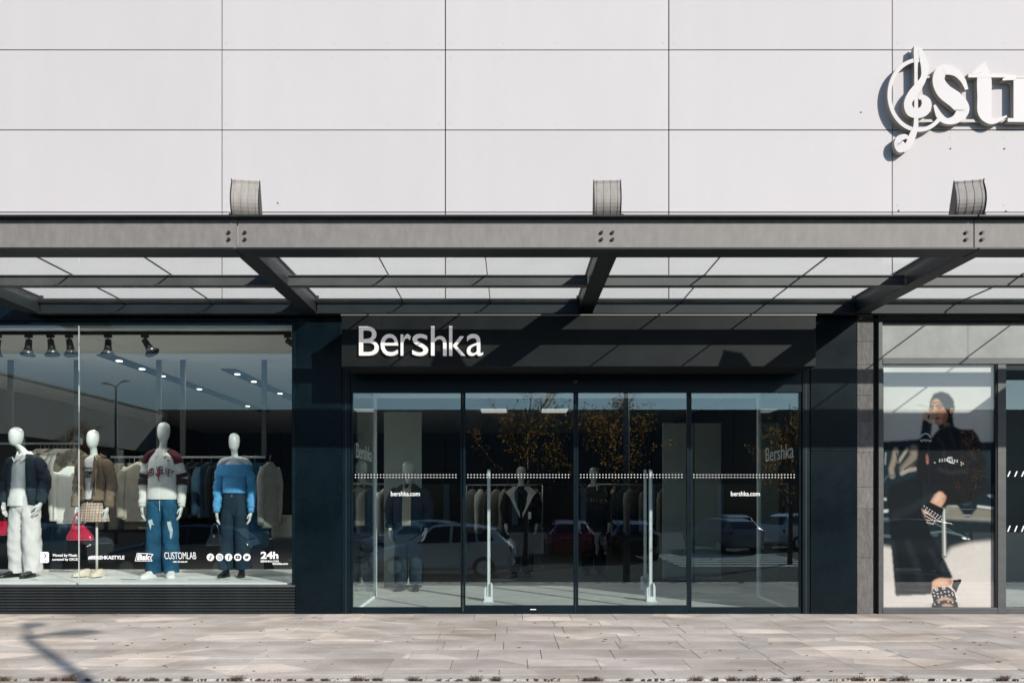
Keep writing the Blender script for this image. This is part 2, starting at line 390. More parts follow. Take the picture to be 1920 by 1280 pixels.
for i in range(len(xs) - 1):
    for j in range(len(zs) - 1):
        for fx in (.024, .26, .5, .74, .976):
            for fz in (.09, .91):
                rv.disc_y(xs[i] + fx * 2.619, zs[j] + fz * (zs[j + 1] - zs[j]), .009, .009, -.0024, -.0012, 8)
stuff(part('rivets', rv, M_RIVET, clad))
hb = MB()
for px, py in ((521, 381), (1614, 211), (1685, 395), (1886, 396), (1782, 279), (1883, 279)): hb.disc_y(X(px), Z(py), .009, .009, -.004, -.001, 8)
stuff(part('fixing_holes', hb, M_HOLE, clad))

# dark lintel running behind the canopy, below the cladding
tag(part('lintel', MB().box(-9.5, 9.5, -.02, .118, 3.40, 3.662).box(-9.5, 9.5, -.045, -.021, 3.42, 3.44), M_DARK, bevel=.004), 'dark metal lintel band under the cladding, above both shop windows', 'lintel')

# ================================================================== canopy
CF = -2.38                                              # front of the canopy
can = thing('canopy', 'grey steel canopy with glass panes over the shop entrance', 'canopy', (0, -.02, 3.48))
zb, zt = EYE + 2.15, EYE + 2.45
RX = [-5.56, -2.35, .85, 4.06, 7.26]
joints = [-9.2, -2.39, 4.02, 9.2]
for a, b in zip(joints[:-1], joints[1:]):
    a += .006; b -= .006
    fb = part('front_beam', MB().box(a, b, CF, CF + .23, zt - .018, zt).box(a, b, CF, CF + .23, zb, zb + .018), M_STEEL, can, bevel=.003)
    part('web', box(a, b, CF + .062, CF + .085, zb + .018, zt - .018), M_STEELW, fb)
    for rx in RX:
        for dx in ((-.048, .048) if min(abs(rx - j) for j in joints) > .2 else (-.07, .07)):
            xx = (.827 + dx) if abs(rx - .85) < .01 else (min(joints, key=lambda q: abs(q - rx)) + dx)
            if a < xx < b and (abs(rx - .85) < .01 or min(abs(rx - j) for j in joints) < .2):
                for dz in (.095, .155):
                    part('bolt', MB().disc_y(xx, zb + .01 + dz, .014, .014, CF + .044, CF + .062, 6), M_STEEL, fb)
for rx in RX:
    rf = part('rafter', box(rx - .085, rx + .085, CF + .235, -.05, zb + .004, zb + .02).box(rx - .085, rx + .085, CF + .235, -.05, zb + .19, zb + .206).box(rx - .07, rx + .07, CF + .235, -.05, zb + .02, zb + .19), M_STEEL, can, bevel=.003)
    part('end_plate', box(rx - .1, rx + .1, -.065, -.048, zb - .01, zb + .215), M_STEEL, rf)
PY = -1.2
for i in range(len(RX) - 1):
    a, b = RX[i] + .087, RX[i + 1] - .087
    part('purlin', MB().box(a, b, PY - .05, PY + .05, zb + .004, zb + .014).box(a, b, PY - .05, PY + .05, zb + .1, zb + .11).box(a, b, PY - .03, PY - .012, zb + .014, zb + .1), mat('purlin_paint', (.075, .08, .078), .55, 0, .2, 2, .05, 120), can)
    part('wall_ledger', MB().box(a, b, -.15, -.052, zb - .012, zb + .004).box(a, b, -.085, -.06, zb + .004, zb + .145).box(a, b, -.15, -.052, zb + .145, zb + .160), M_STEEL, can)
    ws = (b - a - .02) / 3
    for k in range(3):
        part('glass_pane', box(a + .01 + k * ws + .004, a + .01 + (k + 1) * ws - .004, CF + .24, -.055, zb + .168 if False else zb + .113, zb + .125), M_GLASSC, can)
        if k: part('pane_seal', box(a + .01 + k * ws - .0038, a + .01 + k * ws + .0038, CF + .24, -.055, zb + .112, zb + .126), M_BLACK, can)

# ================================================================== floodlights on the canopy
def floodlight(cx, yaw, label):
    t = thing('floodlight', label, 'floodlight', (cx, CF + .13, zt), R(yaw), 'ribbed floodlights on the canopy beam')
    prof = [(-.055, .02)] + [(-.055 - .055 * math.sin(math.pi * min(1, (i + 1) / 9) ** .85), .02 + .305 * (i + 1) / 10) for i in range(9)] + [(-.06, .325), (-.045, .325), (.10, .02)]
    part('housing', MB().prism_x(prof, -.115, .115), M_FLOOD, t, bevel=.006, local=True)
    for s_ in (-1, 1):
        part('side_plate', MB().prism_x([(y * 1.06, z * 1.02) for y, z in prof], s_ * .116, s_ * .121), M_STEEL, t, local=True)
        part('hinge', MB().tube([(s_ * .118, 0, .03), (s_ * .148, 0, .03)], [.02, .02], 10, 1), M_STEEL, t, True, local=True)
    for k in range(4):
        xx = -.09 + k * .06
        part('rib', MB().prism_x([(y - .003, z) for y, z in prof[:11]] + [(y + .006, z) for y, z in prof[:11][::-1]], xx - .002, xx + .002), mat('rib_alloy', (.26, .242, .225), .6), t, local=True)
    part('foot', MB().box(-.13, .13, -.06, .1, .001, .018), M_STEEL, t, local=True)
floodlight(X(453, CF), 9, 'ribbed grey floodlight above the canopy joint nearest the display window')
floodlight(X(1141, CF), -3, 'ribbed grey floodlight above the middle canopy rafter with four bolts')
floodlight(X(1829, CF), -12, 'ribbed grey floodlight below the large treble clef sign')

# ================================================================== shop sign: fascia box with letters
FY = -.55
fs = thing('shop_sign', 'dark sign board with white letters reading Bershka over the entrance'.replace('Bershka', 'a shop name'), 'sign', (.73, FY, 2.8))
fx0, fx1, fz0, fz1 = X(640, FY), X(1530, FY), Z(687, FY), Z(592, FY)
part('board', box(fx0, fx1, FY, -.047, fz0, fz1), M_DARK2, fs, bevel=.006)
part('trim', box(fx0 - .004, fx1 + .004, FY - .012, FY + .04, fz1 + .001, fz1 + .014), mat('trim_alloy', (.22, .215, .2), .45, .3), fs)
for px in (716, 812): part('seam', box(X(px, FY) - .0015, X(px, FY) + .0015, FY - .0015, FY + .01, fz0 + .44, fz1), M_FRAME, fs)
for ch, a, b, c, d in (('B', 673, 710, 611.8, 666.3), ('e', 713.5, 746.2, 625.8, 667), ('r', 751, 770, 626, 666.3), ('s', 772.8, 802.6, 625.8, 667),
                       ('h', 808, 837.2, 611.5, 666.3), ('k', 842, 872, 611.3, 666.3), ('a', 875, 905.8, 625.8, 667)):
    y = FY - .03
    o = part('letter', text_fit(ch, X(a, y), X(b, y), Z(d, y), Z(c, y), FY - .032, FY - .004, bold=-.003), M_LITWHITE, fs)
# ================================================================== treble clef sign
SY0, SY1 = -.092, -.026
cs = thing('clef_sign', 'white raised treble clef in a ring with serif letters on the cladding', 'sign', (X(1760), -.005, Z(240)))
def sx(u): return X(1600 + u / 4.922, SY0)
def sz(v): return Z(60 + v / 4.922, SY0)
SS = (9 + SY0) / F / 4.922
def strokes(lst, y0=SY0, y1=SY1, k=7):
    mb = MB()
    for i, st in enumerate(lst): mb.stroke_y([(sx(u), sz(v), wd * SS) for u, v, wd in st], y0 - i * .0012, y1 + i * .001, k)
    return mb
def sign_part(name, lst, y0=SY0, y1=SY1):
    me = strokes(lst, y0, y1)
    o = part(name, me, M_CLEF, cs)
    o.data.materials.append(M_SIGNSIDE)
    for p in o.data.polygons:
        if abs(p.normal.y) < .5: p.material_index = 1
    return o
arc = [(603 + 268 * math.cos(t_), 580 - 322 * math.sin(t_), 36) for t_ in [R(84 + i * (232 / 16)) for i in range(17)]]
sign_part('ring', [arc], SY0 + .004, SY1 + .002)
sign_part('treble_clef', [
    [(600, 142, 80), (585, 200, 55), (579, 320, 33), (579, 500, 32), (580, 700, 36), (578, 860, 44), (560, 920, 58), (535, 985, 66), (505, 1050, 62), (455, 1085, 70)],
    [(612, 150, 30), (640, 240, 62), (662, 330, 74), (650, 420, 56), (610, 490, 70), (545, 575, 82), (505, 660, 74), (530, 735, 88), (600, 750, 92), (660, 720, 96), (675, 655, 90), (640, 608, 56), (600, 612, 26)],
    [(505, 1070, 40), (440, 1060, 110), (408, 1035, 64), (425, 985, 58), (480, 968, 46), (505, 990, 14)]])
sign_part('letter', [[(1050, 530, 30), (1012, 440, 50), (940, 365, 78), (830, 350, 100), (790, 440, 112), (840, 545, 140), (950, 630, 150), (1010, 715, 130), (960, 795, 84), (870, 822, 56), (800, 775, 60), (752, 672, 22)]], SY0 + .006, SY1)
sign_part('letter', [[(1210, 300, 30), (1210, 420, 128), (1212, 600, 130), (1215, 740, 128), (1262, 812, 74), (1330, 815, 42), (1418, 775, 16)], [(1062, 402, 36), (1300, 402, 36), (1440, 404, 34)], [(1225, 275, 8), (1180, 340, 60), (1092, 385, 14)]], SY0 + .003, SY1)
sign_part('letter', [[(1545, 430, 130), (1545, 600, 130), (1545, 815, 130)], [(1425, 812, 34), (1560, 814, 34), (1700, 812, 34)], [(1378, 442, 16), (1440, 424, 44), (1500, 420, 50)], [(1600, 520, 50), (1680, 440, 80), (1760, 420, 90), (1800, 470, 90)]], SY0 + .002, SY1)
part('rail', box(X(1716), X(2020), -.05, -.03, Z(233), Z(228)), M_SIGNSIDE, cs)
part('rail', box(X(1730), X(2020), -.05, -.03, Z(151), Z(147)), M_SIGNSIDE, cs)
for px in (1740, 1800, 1870): part('stud', MB().tube([(X(px), -.04, Z(230)), (X(px), -.004, Z(230))], [.008, .008], 8, 1), M_SIGNSIDE, cs)

# ================================================================== dark columns and slate pier
def column(name, label, px0, px1, seams):
    t = thing(name, label, 'column', (X((px0 + px1) / 2), -.03, 0))
    z = [0.003] + seams + [3.47]
    for a, b in zip(z[:-1], z[1:]):
        part('metal_panel', box(X(px0), X(px1), -.03, .05, a + .001, b - .001), M_DARK, t, bevel=.003)
column('dark_column', 'plain dark metal column between the display window and the doors', 555, 641, [1.9])
column('dark_column', 'dark metal column between the doors and the slate pier', 1518, 1604.5, [1.9])
pier = thing('slate_pier', 'narrow strip of rough grey slate tiles beside the poster window', 'pier', (X(1620), -.022, 0))
zz = [0.003, Z(1045), Z(953), Z(913), Z(848), Z(790), Z(741), Z(684), Z(641), Z(588)]
for a, b in zip(zz[:-1], zz[1:]):
    part('slate_tile', box(X(1605.5), X(1635.5), -.022 - random.uniform(0, .006), .05, a + .001, b - .001), M_STONE, pier, bevel=.003)
tag(part('shadow_gap', box(X(1636), X(1645), .02, .055, .003, 3.41), M_BLACK), 'black recessed strip between slate pier and poster window', 'strip')

# ================================================================== left display window
win = thing('display_window', 'large frameless display window with dressed mannequins behind the glass', 'window', (X(270), 0, 0))
wz0, wz1 = Z(1094), Z(609)
for a, b in ((-9.3, X(-420)), (X(-419), X(147.3)), (X(148.7), X(548))):
    if b - a > .1: part('pane', box(a, b, -.002, .008, wz0, wz1), M_GLASS, win)
part('joint_seal', box(X(147.4), X(148.6), -.004, .01, wz0, wz1), mat('silicone', (.5, .52, .52), .4), win)
part('side_frame', box(X(548.4), X(554.6), -.028, .05, wz0 - .01, 3.40), M_FRAME, win, bevel=.002)
part('top_frame', box(-9.3, X(548), -.026, .05, wz1 + .002, 3.40), M_FRAME, win, bevel=.002)
part('sill', box(-9.3, X(554.6), -.034, .06, Z(1099.5), wz0 - .011), M_FRAMEG, win, bevel=.002)
part('plinth_back', box(-9.3, X(554.4), .0, .05, .003, Z(1100)), M_BLACK, win)
NS = 9; h_ = (Z(1101) - .004) / NS
sm = MB().prism_x([(0, .004), (-.026, .006), (-.028, h_ * .62), (-.008, h_ * .82), (0, h_ * .84)], -9.3, X(554)).mesh('slat', M_FRAMEG if False else mat('slat_metal', (.03, .037, .041), .38, .3, .2, 3))
for i in range(NS):
    o = link('slat', sm, win); o.location = Vector((0, 0, .004 + i * h_)) - worg(win)
LY = (-.0036, -.0026)
def decal(parent, body, x0, x1, y0, y1, bold=0.0, shear=0.0, name='lettering', m=M_VINYL, sp=1.0, ly=LY):
    return part(name, text_fit(body, X(x0), X(x1), Z(y1), Z(y0), *ly, bold=bold, shear=shear, spacing=sp), m, parent)
decal(win, 'Moved by Music', 99.5, 145, 1037.5, 1044.5, .02); decal(win, 'curated by DICE', 98, 146, 1045.5, 1051.5, .02)
decal(win, '#BERSHKASTYLE', 165.5, 233.5, 1041, 1048.6, .03)
decal(win, 'CUSTOMLAB', 308.5, 368, 1034.5, 1047.5, -.004, -.15); decal(win, 'ONLY IN OUR APP', 324.5, 351.5, 1051, 1054, .03)
decal(win, '24h', 489, 522, 1033.5, 1047, .035); decal(win, 'BERSHKA.COM', 489, 522.5, 1049.8, 1053.4, .03); decal(win, 'bershka.com', 511.5, 540, 1053.8, 1058, .03)
bk = part('emblem', MB().prism_y([(X(u), Z(v)) for u, v in ((253, 1051.5), (257, 1036), (276, 1036.5), (288, 1038.2), (283, 1045), (286, 1051.5))], -.0032, -.0026), M_VINYL, win)
part('emblem_ground', MB().prism_y([(X(u), Z(v)) for u, v in ((254.6, 1050.4), (258, 1037.2), (275.5, 1037.6), (285.6, 1039.2), (281.2, 1045), (284, 1050.4))], -.0038, -.0033), M_BLACK, bk)
part('emblem_lettering', text_fit('Bsk', X(257), X(282.5), Z(1049.4), Z(1038.2), -.0044, -.0039, .04, .15), M_VINYL, bk)
pi_ = part('arrow_badge', MB().prism_y([(X(u), Z(v)) for u, v in ((76, 1034), (90, 1034), (92, 1036), (92, 1052.5), (90, 1054.5), (76, 1054.5))], -.0032, -.0026), M_VINYL, win)
part('arrow_mark', MB().stroke_y([(X(83.5), Z(1038), .012), (X(87), Z(1041), .012), (X(83.5), Z(1044.5), .012)], -.0038, -.0033, 1).box(X(84.5), X(87), -.0038, -.0033, Z(1051.6), Z(1050)), M_BLACK, pi_)
for i, px in enumerate((394.7, 412, 428.8, 446, 463)):
    cx, cz, r_ = X(px), Z(1044), 6.9 / 160
    d = part('icon_disc', MB().disc_y(cx, cz, r_, r_, -.0032, -.0026, 24), M_VINYL, win)
    mb = MB(); ya, yb = -.0038, -.0033
    if i == 0:
        mb.stroke_y([(cx + .004, cz + .026, .008), (cx + .004, cz - .012, .008)], ya, yb, 1).ring_y(cx - .006, cz - .013, .006, .014, ya - .0002, yb, 14).stroke_y([(cx + .004, cz + .022, .008), (cx + .012, cz + .012, .009), (cx + .021, cz + .010, .008)], ya - .0004, yb, 3)
    elif i == 1:
        for q in ((-.024, .024, .018, .024), (-.024, .024, -.024, -.018), (-.024, -.018, -.018, .018), (.018, .024, -.018, .018)): mb.box(cx + q[0], cx + q[1], ya, yb, cz + q[2], cz + q[3])
        mb.ring_y(cx, cz, .006, .012, ya, yb, 16).disc_y(cx + .0125, cz + .0125, .003, .003, ya, yb, 8)
    elif i == 2:
        mb.stroke_y([(cx + .014, cz + .024, .009), (cx + .004, cz + .018, .010), (cx + .002, cz - .01, .010), (cx + .002, cz - .034, .010)], ya, yb, 4).box(cx - .012, cx + .015, ya - .0002, yb, cz + .001, cz + .009)
    elif i == 3:
        for q in ((-.026, -.007, -.018, .018), (.01, .026, -.018, .018), (-.007, .01, -.018, -.009), (-.007, .01, .009, .018)): mb.box(cx + q[0], cx + q[1], ya, yb, cz + q[2], cz + q[3])
        mb.prism_y([(cx - .007, cz + .009), (cx + .01, cz + .009), (cx + .01, cz)], ya, yb).prism_y([(cx - .007, cz - .009), (cx + .01, cz - .009), (cx + .01, cz)], ya, yb)
    else:
        mb.prism_y([(cx + a_, cz + b_) for a_, b_ in ((-.026, -.014), (-.012, -.018), (.004, -.018), (.017, -.006), (.02, .008), (.026, .014), (.02, .016), (.012, .02), (.003, .016), (.001, .008), (-.012, .012), (-.022, .018), (-.024, .006), (-.018, -.004), (-.016, -.009))], ya, yb)
    part('icon_mark', mb, M_BLACK, d)

# display platform
plat = tag(part('display_platform', MB().box(-9.4, -2.62, .062, 1.83, .003, wz0 + .004), M_PLINTH, bevel=.003), 'low pale platform carrying the mannequins behind the glass', 'platform')
PLZ = wz0 + .004
tag(part('window_soffit', box(-9.4, -2.56, .122, 1.55, 3.37, 3.392), mat('soffit_white', (.82, .82, .79), .7)), 'pale ceiling board over the display with track lights below it', 'ceiling board')
track = tag(part('lighting_track', box(-9.4, X(546, .3), .28, .315, 3.33, 3.369), M_BLACK), 'thin black lighting track along the top of the display window', 'track')
def spot(px, tilt, yaw, label):
    t = thing('track_spotlight', label, 'spotlight', (X(px, .3), .30, 3.329), R(yaw), 'black spotlights on the window track')
    part('adapter', box(-.045, .04, -.016, .016, -.035, -.001), M_BLACK, t, local=True)
    part('stem', MB().tube([(0, 0, -.035), (0, 0, -.075)], [.009, .009], 8, 1), M_BLACK, t, True, local=True)
    Mx = Matrix.Translation((0, 0, -.075)) @ Matrix.Rotation(R(tilt), 4, 'Y')
    part('head', MB().tube([(0, 0, .02), (0, 0, -.075), (0, 0, -.11)], [.034, .04, .05], 14, 1).moved(Mx), M_BLACK, t, True, local=True)
    part('reflector', MB().tube([(0, 0, -.111), (0, 0, -.16)], [.05, .082], 16, 1).moved(Mx), mat('reflector', (.25, .27, .28), .25, .7), t, True, local=True)
    part('rim', MB().tube([(0, 0, -.161), (0, 0, -.182)], [.09, .078], 16, 1).moved(Mx), M_BLACK, t, True, local=True)
for px, tl, lb in ((-4, 12, 'black track spotlight cut by the window edge'), (54, 4, 'black track spotlight pointing straight down above the denim jacket'), (95, -8, 'black track spotlight beside two others in a close trio, middle one'), (130, -9, 'black track spotlight in the trio nearest the glass joint'), (203, 2, 'black track spotlight hanging alone right past the glass joint'), (272, -32, 'black track spotlight tilted sharply sideways'), (540, -60, 'black track spotlight turned away at the end of the track')):
    spot(px, tl, 0, lb)
    if -10 < px < 300:
        al = bpy.data.lights.new('track_lamp', 'AREA'); al.shape = 'DISK'; al.size = .1; al.energy = 4; al.color = (1, .95, .86)
        ao = bpy.data.objects.new('track_lamp', al); COL.objects.link(ao); ao.location = (X(px, .3), .32, 3.06); ao.rotation_euler = (R(25), 0, 0)

# ================================================================== mannequins
def hand(side, wrist, dirv=(0, -.12, -1), s=1.0):
    """palm with five bent fingers, side=+1 for the one at +x"""
    mb = MB(); wv = Vector(wrist); d = Vector(dirv).normalized()
    fw = Vector((0, -1, 0)); fw = (fw - d * fw.dot(d)).normalized()      # palm is carried edge-on, thumb to the front
    inn = d.cross(fw) * 1.0
    if inn.x * side > 0: inn = -inn
    def P(a, b, c): return tuple(wv + d * a * s + fw * b * s + inn * c * s)
    mb.tube([P(-.03, 0, 0), P(.0, 0, 0), P(.04, .004, 0), P(.085, .004, .004)], [(.024 * s, .026 * s), (.024 * s, .026 * s), (.02 * s, .038 * s), (.014 * s, .036 * s)], 10, 3)
    for i, (b, ln) in enumerate(((.030, .075), (.011, .088), (-.009, .082), (-.027, .062))):
        mb.tube([P(.075, b, .003), P(.085 + ln * .4, b * 1.08, .008), P(.085 + ln * .75, b * 1.02, .022), P(.085 + ln, b * .95, .04)], [.0095 * s, .009 * s, .0082 * s, .0055 * s], 7, 2)
    mb.tube([P(.015, .022, .006), P(.045, .05, .016), P(.075, .058, .024), P(.098, .055, .03)], [.012 * s, .0105 * s, .009 * s, .006 * s], 7, 2)
    return mb

def body_mesh(H, female, hx=0.0, hy=-.02, chest=True, lean=0.0):
    k = H / 1.966; mb = MB(); q = .88 if female else 1.0
    r = []
    if chest:
        r += [(1.2 * k, 0, 0, .13 * q, .085 * q), (1.42 * k, 0, 0, .165 * q, .1 * q), (1.52 * k, 0, 0, .175 * q, .085 * q), (1.575 * k, 0, .005, .14 * q, .07 * q), (1.615 * k, 0, .005, .07 * q, .058 * q)]
    r += [(1.66 * k, hx * .3, .0, .05 * q, .055 * q), (1.71 * k, hx * .7, hy * .5, .048 * q, .056 * q), (1.735 * k, hx, hy - .008, .05 * q, .07 * q), (1.765 * k, hx, hy - .01, .066 * q, .085 * q), (1.81 * k, hx, hy - .006, .078 * q, .097 * q),
          (1.865 * k, hx, hy, .082 * q, .102 * q), (1.915 * k, hx, hy + .004, .074 * q, .094 * q), (1.948 * k, hx, hy + .006, .052 * q, .066 * q), (1.964 * k, hx, hy + .006, .02 * q, .026 * q)]
    return mb.loft(r, 24, 3, e=2.0)

def shoe(cx, cy, z, yaw, m_up, m_sole, t, ln=.27, wd=.052, boot=0.0):
    Mx = Matrix.Translation((cx, cy, z)) @ Matrix.Rotation(R(yaw), 4, 'Z')
    up = MB(); rings = [(.06, .03, .075, .085 + boot), (.03, .046, .08, .09 + boot), (-.04, .05, .07, .085), (-.10, .053, .05, .062), (-.15, .046, .035, .05), (-.185, .028, .02, .036)]
    n = 12; v = []
    rs = crom([(a, b, c, d) for a, b, c, d in [(.085, .012, .05, .07 + boot)] + rings + [(-.2, .006, .01, .026)]], 3)
    for y, hw, mid, top in rs:
        for j in range(n):
            th = math.pi * j / (n - 1); v.append((hw * wd / .052 * math.copysign(abs(math.cos(th)) ** .7, math.cos(th)), y * ln / .27, .022 + (top - .022) * math.sin(th) ** .8))
    f = [(i * n + j, i * n + j + 1, (i + 1) * n + j + 1, (i + 1) * n + j) for i in range(len(rs) - 1) for j in range(n - 1)]
    f += [tuple(range(n)), tuple(range((len(rs) - 1) * n, len(rs) * n))]
    up.add(v, f).moved(Mx)
    o = part('shoe', up, m_up, t, True, local=True)
    sp = [(hw * wd / .052 + .004, y * ln / .27) for y, hw, _, _ in rs]
    out = sp + [(-a, b) for a, b in sp[::-1]]
    s_ = MB(); nn = len(out); s_.add([(a, b, .001) for a, b in out] + [(a, b, .027) for a, b in out], [tuple(range(nn)), tuple(range(2 * nn - 1, nn - 1, -1))] + [(i, (i + 1) % nn, nn + (i + 1) % nn, nn + i) for i in range(nn)])
    part('sole', s_.moved(Mx), m_sole, o, local=True)
    return o

def legs(m, t, hip, knee, ank, rr, wr=.008, name='trousers', top=1.04, wx=.175, wy=.115):
    mb = MB(); av = lambda a, b: tuple((p + q) / 2 for p, q in zip(a, b))
    for s_ in (-1, 1):
        mb.tube([(s_ * hip[0] * .8, 0, hip[1] + .10), (s_ * hip[0], 0, hip[1]), (s_ * (hip[0] + knee[0]) / 2, -.005, (hip[1] + knee[1]) / 2), (s_ * knee[0], -.01, knee[1]), (s_ * (ank[0] + knee[0]) / 2, .0, (ank[1] + knee[1]) / 2), (s_ * ank[0], .01, ank[1])],
                [tuple(q * .8 for q in rr[0]), rr[0], av(rr[0], rr[1]), rr[1], av(rr[1], rr[2]), rr[2]], 24, 12, True, wr * 1.5, 6, 9, seed=s_ * 3.1 + hip[0] * 50)
    mb.loft([(hip[1] - .07, 0, 0, .05, wy * .5), (hip[1] - .03, 0, 0, .11, wy * .8), (hip[1] + .02, 0, 0, hip[0] + rr[0][0] * .9, rr[0][1] * .97), (hip[1] + .09, 0, 0, wx * 1.02, wy), (top, 0, 0, wx * .95, wy * .95)], 30, 5, wr=wr * .4)
    return part(name, mb, m, t, True, local=True)

def sleeve(m, t, side, sh, el, wr_, r, wrk=.007, name='sleeve', seed=0):
    return part(name, MB().tube([(side * sh[0] * .8, sh[1], sh[2] + .02), (side * sh[0], sh[1], sh[2] - .03), (side * (sh[0] + el[0]) / 2, (sh[1] + el[1]) / 2, (sh[2] + el[2]) / 2), (side * el[0], el[1], el[2]), (side * (el[0] + wr_[0]) / 2, (el[1] + wr_[1]) / 2, (el[2] + wr_[2]) / 2), (side * wr_[0], wr_[1], wr_[2])],
                [r[0] * .7, r[0], (r[0] + r[1]) / 2, r[1], (r[1] + r[2]) / 2, r[2]], 18, 9, True, wrk * 1.3, 11, 5, seed=side * 5 + seed), m, t, True, local=True)

def collar(m, t, z, w_, h, spread=.09, y0=-.06, name='collar'):
    c = None
    for s_ in (-1, 1):
        mb = MB().add([(s_ * .012, y0 - .035, z - h * .55), (s_ * .055, y0 + .0, z + .035), (s_ * .075, .02, z + .045), (s_ * (.09 + spread * .2), .03, z + .0), (s_ * spread, y0 - .03, z - .035), (s_ * .055, y0 - .062, z - h)], [(0, 1, 2, 3, 4, 5)])
        c = part(name, mb, m, t, local=True, solid=.006)
    return c

def fabric(name, col, var=.12, vs=9, bump=.35, bs=220, rough=.85): return mat(name, col, rough, 0, var, vs, bump, bs, spec=.25)
F_WHITE = fabric('white_cotton', (.66, .65, .63)); F_DENIMK = fabric('dark_denim', (.016, .028, .04), .3); F_PANT = fabric('bone_twill', (.60, .57, .56), .06)
F_BROWN = fabric('brown_suede', (.16, .115, .08), .2, 12, .5, 90); F_PLAID = fabric('plaid_wool', (.50, .40, .33), .2, 14); F_CREAM = fabric('cream_fleece', (.60, .595, .56), .05)
F_MAROON = fabric('maroon_fleece', (.055, .010, .018)); F_STRIPE = fabric('dark_brown_rib', (.035, .02, .022)); F_JEAN = fabric('blue_denim', (.009, .062, .12), .45, 6)
F_BLUE = fabric('blue_knit', (.085, .32, .58), .12, 30, .8, 90); F_DJEAN = fabric('ink_denim', (.008, .022, .036), .3, 6); F_BLACK = fabric('black_cloth', (.008, .009, .011), .3)
F_GREY = fabric('grey_jersey', (.26, .25, .235), .15); F_OLIVE = fabric('khaki_cotton', (.10, .09, .075), .2); F_SAND = fabric('sand_cotton', (.33, .30, .25), .12); F_NAVY = fabric('navy_cotton', (.012, .03, .055), .2)
L_BLACK = mat('black_leather', (.008, .009, .01), .3, 0, .3, 10, .1, 120); L_RED = mat('red_patent', (.42, .008, .03), .16, 0, .15, 5, coat=.6)
S_WHITE = mat('white_leather', (.72, .71, .69), .45, 0, .04, 6); S_CREAM = mat('cream_suede', (.60, .52, .42), .7, 0, .08, 8)

MY = .8
# 1: denim jacket over white shirt, bone trousers
t = thing('mannequin', 'white mannequin in dark denim jacket, open white shirt and pale wide trousers', 'mannequin', (X(47, MY), MY, PLZ), R(-8))
part('body', body_mesh(1.9, False, -.085, -.06), M_MANN, t, True, local=True)
part('shirt', MB().loft([(.9, -.06, -.02, .155, .13), (1.0, -.055, -.015, .15, .13), (1.2, -.04, 0, .15, .12), (1.4, -.02, 0, .17, .12), (1.51, 0, 0, .14, .09), (1.56, 0, 0, .07, .07)], 26, 4, wr=.008), F_WHITE, t, True, local=True)
part('jacket', MB().loft([(.955, 0, .01, .245, .155), (1.1, 0, .01, .25, .155), (1.3, 0, .01, .25, .15), (1.43, 0, .01, .24, .14), (1.51, 0, .01, .19, .115), (1.56, 0, .01, .1, .09)], 34, 4, gap=[.62, .5, .42, .4, .45, .6], wr=.01), F_DENIMK, t, True, local=True, solid=.012)
part('waistband', MB().loft([(.925, 0, .01, .243, .153), (.958, 0, .01, .25, .16)], 34, 2, gap=[.62, .62]), F_DENIMK, t, True, local=True, solid=.012)
for s_ in (-1, 1):
    part('chest_pocket', MB().box(s_ * .15 - .05, s_ * .15 + .05, -.156, -.146, 1.24, 1.345).moved(Matrix.Rotation(s_ * .28, 4, 'Z') @ Matrix.Translation((0, .012, 0))), F_DENIMK, t, bevel=.004, local=True)
    o = sleeve(F_DENIMK, t, s_, (.225, 0, 1.46), (.29, .02, 1.2), (.285, -.05, .95), (.082, .078, .06), .012)
    part('hand', hand(s_, (s_ * .28, -.056, .925), (-.25 * s_, -.2, -1), 1.05), M_MANN, t, True, local=True)
collar(F_WHITE, t, 1.555, .1, .1, .115, -.075)
part('stitching', MB().loft([(1.112, 0, .01, .2535, .1585), (1.115, 0, .01, .2535, .1585)], 34, 1, gap=[.5, .5]), mat('thread', (.12, .13, .13), .8), t, local=True)
legs(F_PANT, t, (.09, .83), (.112, .5), (.122, .055), ((.105, .12), (.108, .118), (.1, .118)), .013)
shoe(-.12, -.06, .0, -18, L_BLACK, L_BLACK, t, .29); shoe(.14, -.06, .0, 10, L_BLACK, L_BLACK, t, .29)
# 2: brown biker jacket, plaid skirt, on a pole
t = thing('mannequin', 'legless white mannequin on a pole in brown jacket and pleated plaid skirt', 'mannequin', (X(176, MY), MY, PLZ), R(-6))
part('body', body_mesh(1.87, True, 0, -.02), M_MANN, t, True, local=True)
part('tee', MB().loft([(.98, 0, 0, .125, .095), (1.1, 0, 0, .12, .095), (1.3, 0, 0, .14, .105), (1.44, 0, 0, .15, .1), (1.505, 0, 0, .11, .08), (1.53, 0, 0, .065, .062)], 26, 4, wr=.004), F_WHITE, t, True, local=True)
part('jacket', MB().loft([(.985, 0, .01, .185, .14), (1.08, 0, .01, .185, .14), (1.25, 0, .01, .195, .14), (1.4, 0, .01, .2, .13), (1.49, 0, .01, .17, .105), (1.55, 0, .01, .085, .08)], 34, 4, gap=[.3, .3, .38, .5, .6, .7], wr=.008), F_BROWN, t, True, local=True, solid=.012)
part('jacket_belt', MB().loft([(.965, 0, .01, .19, .145), (1.02, 0, .01, .193, .148)], 34, 2, gap=[.25, .25]), F_BROWN, t, True, local=True, solid=.01)
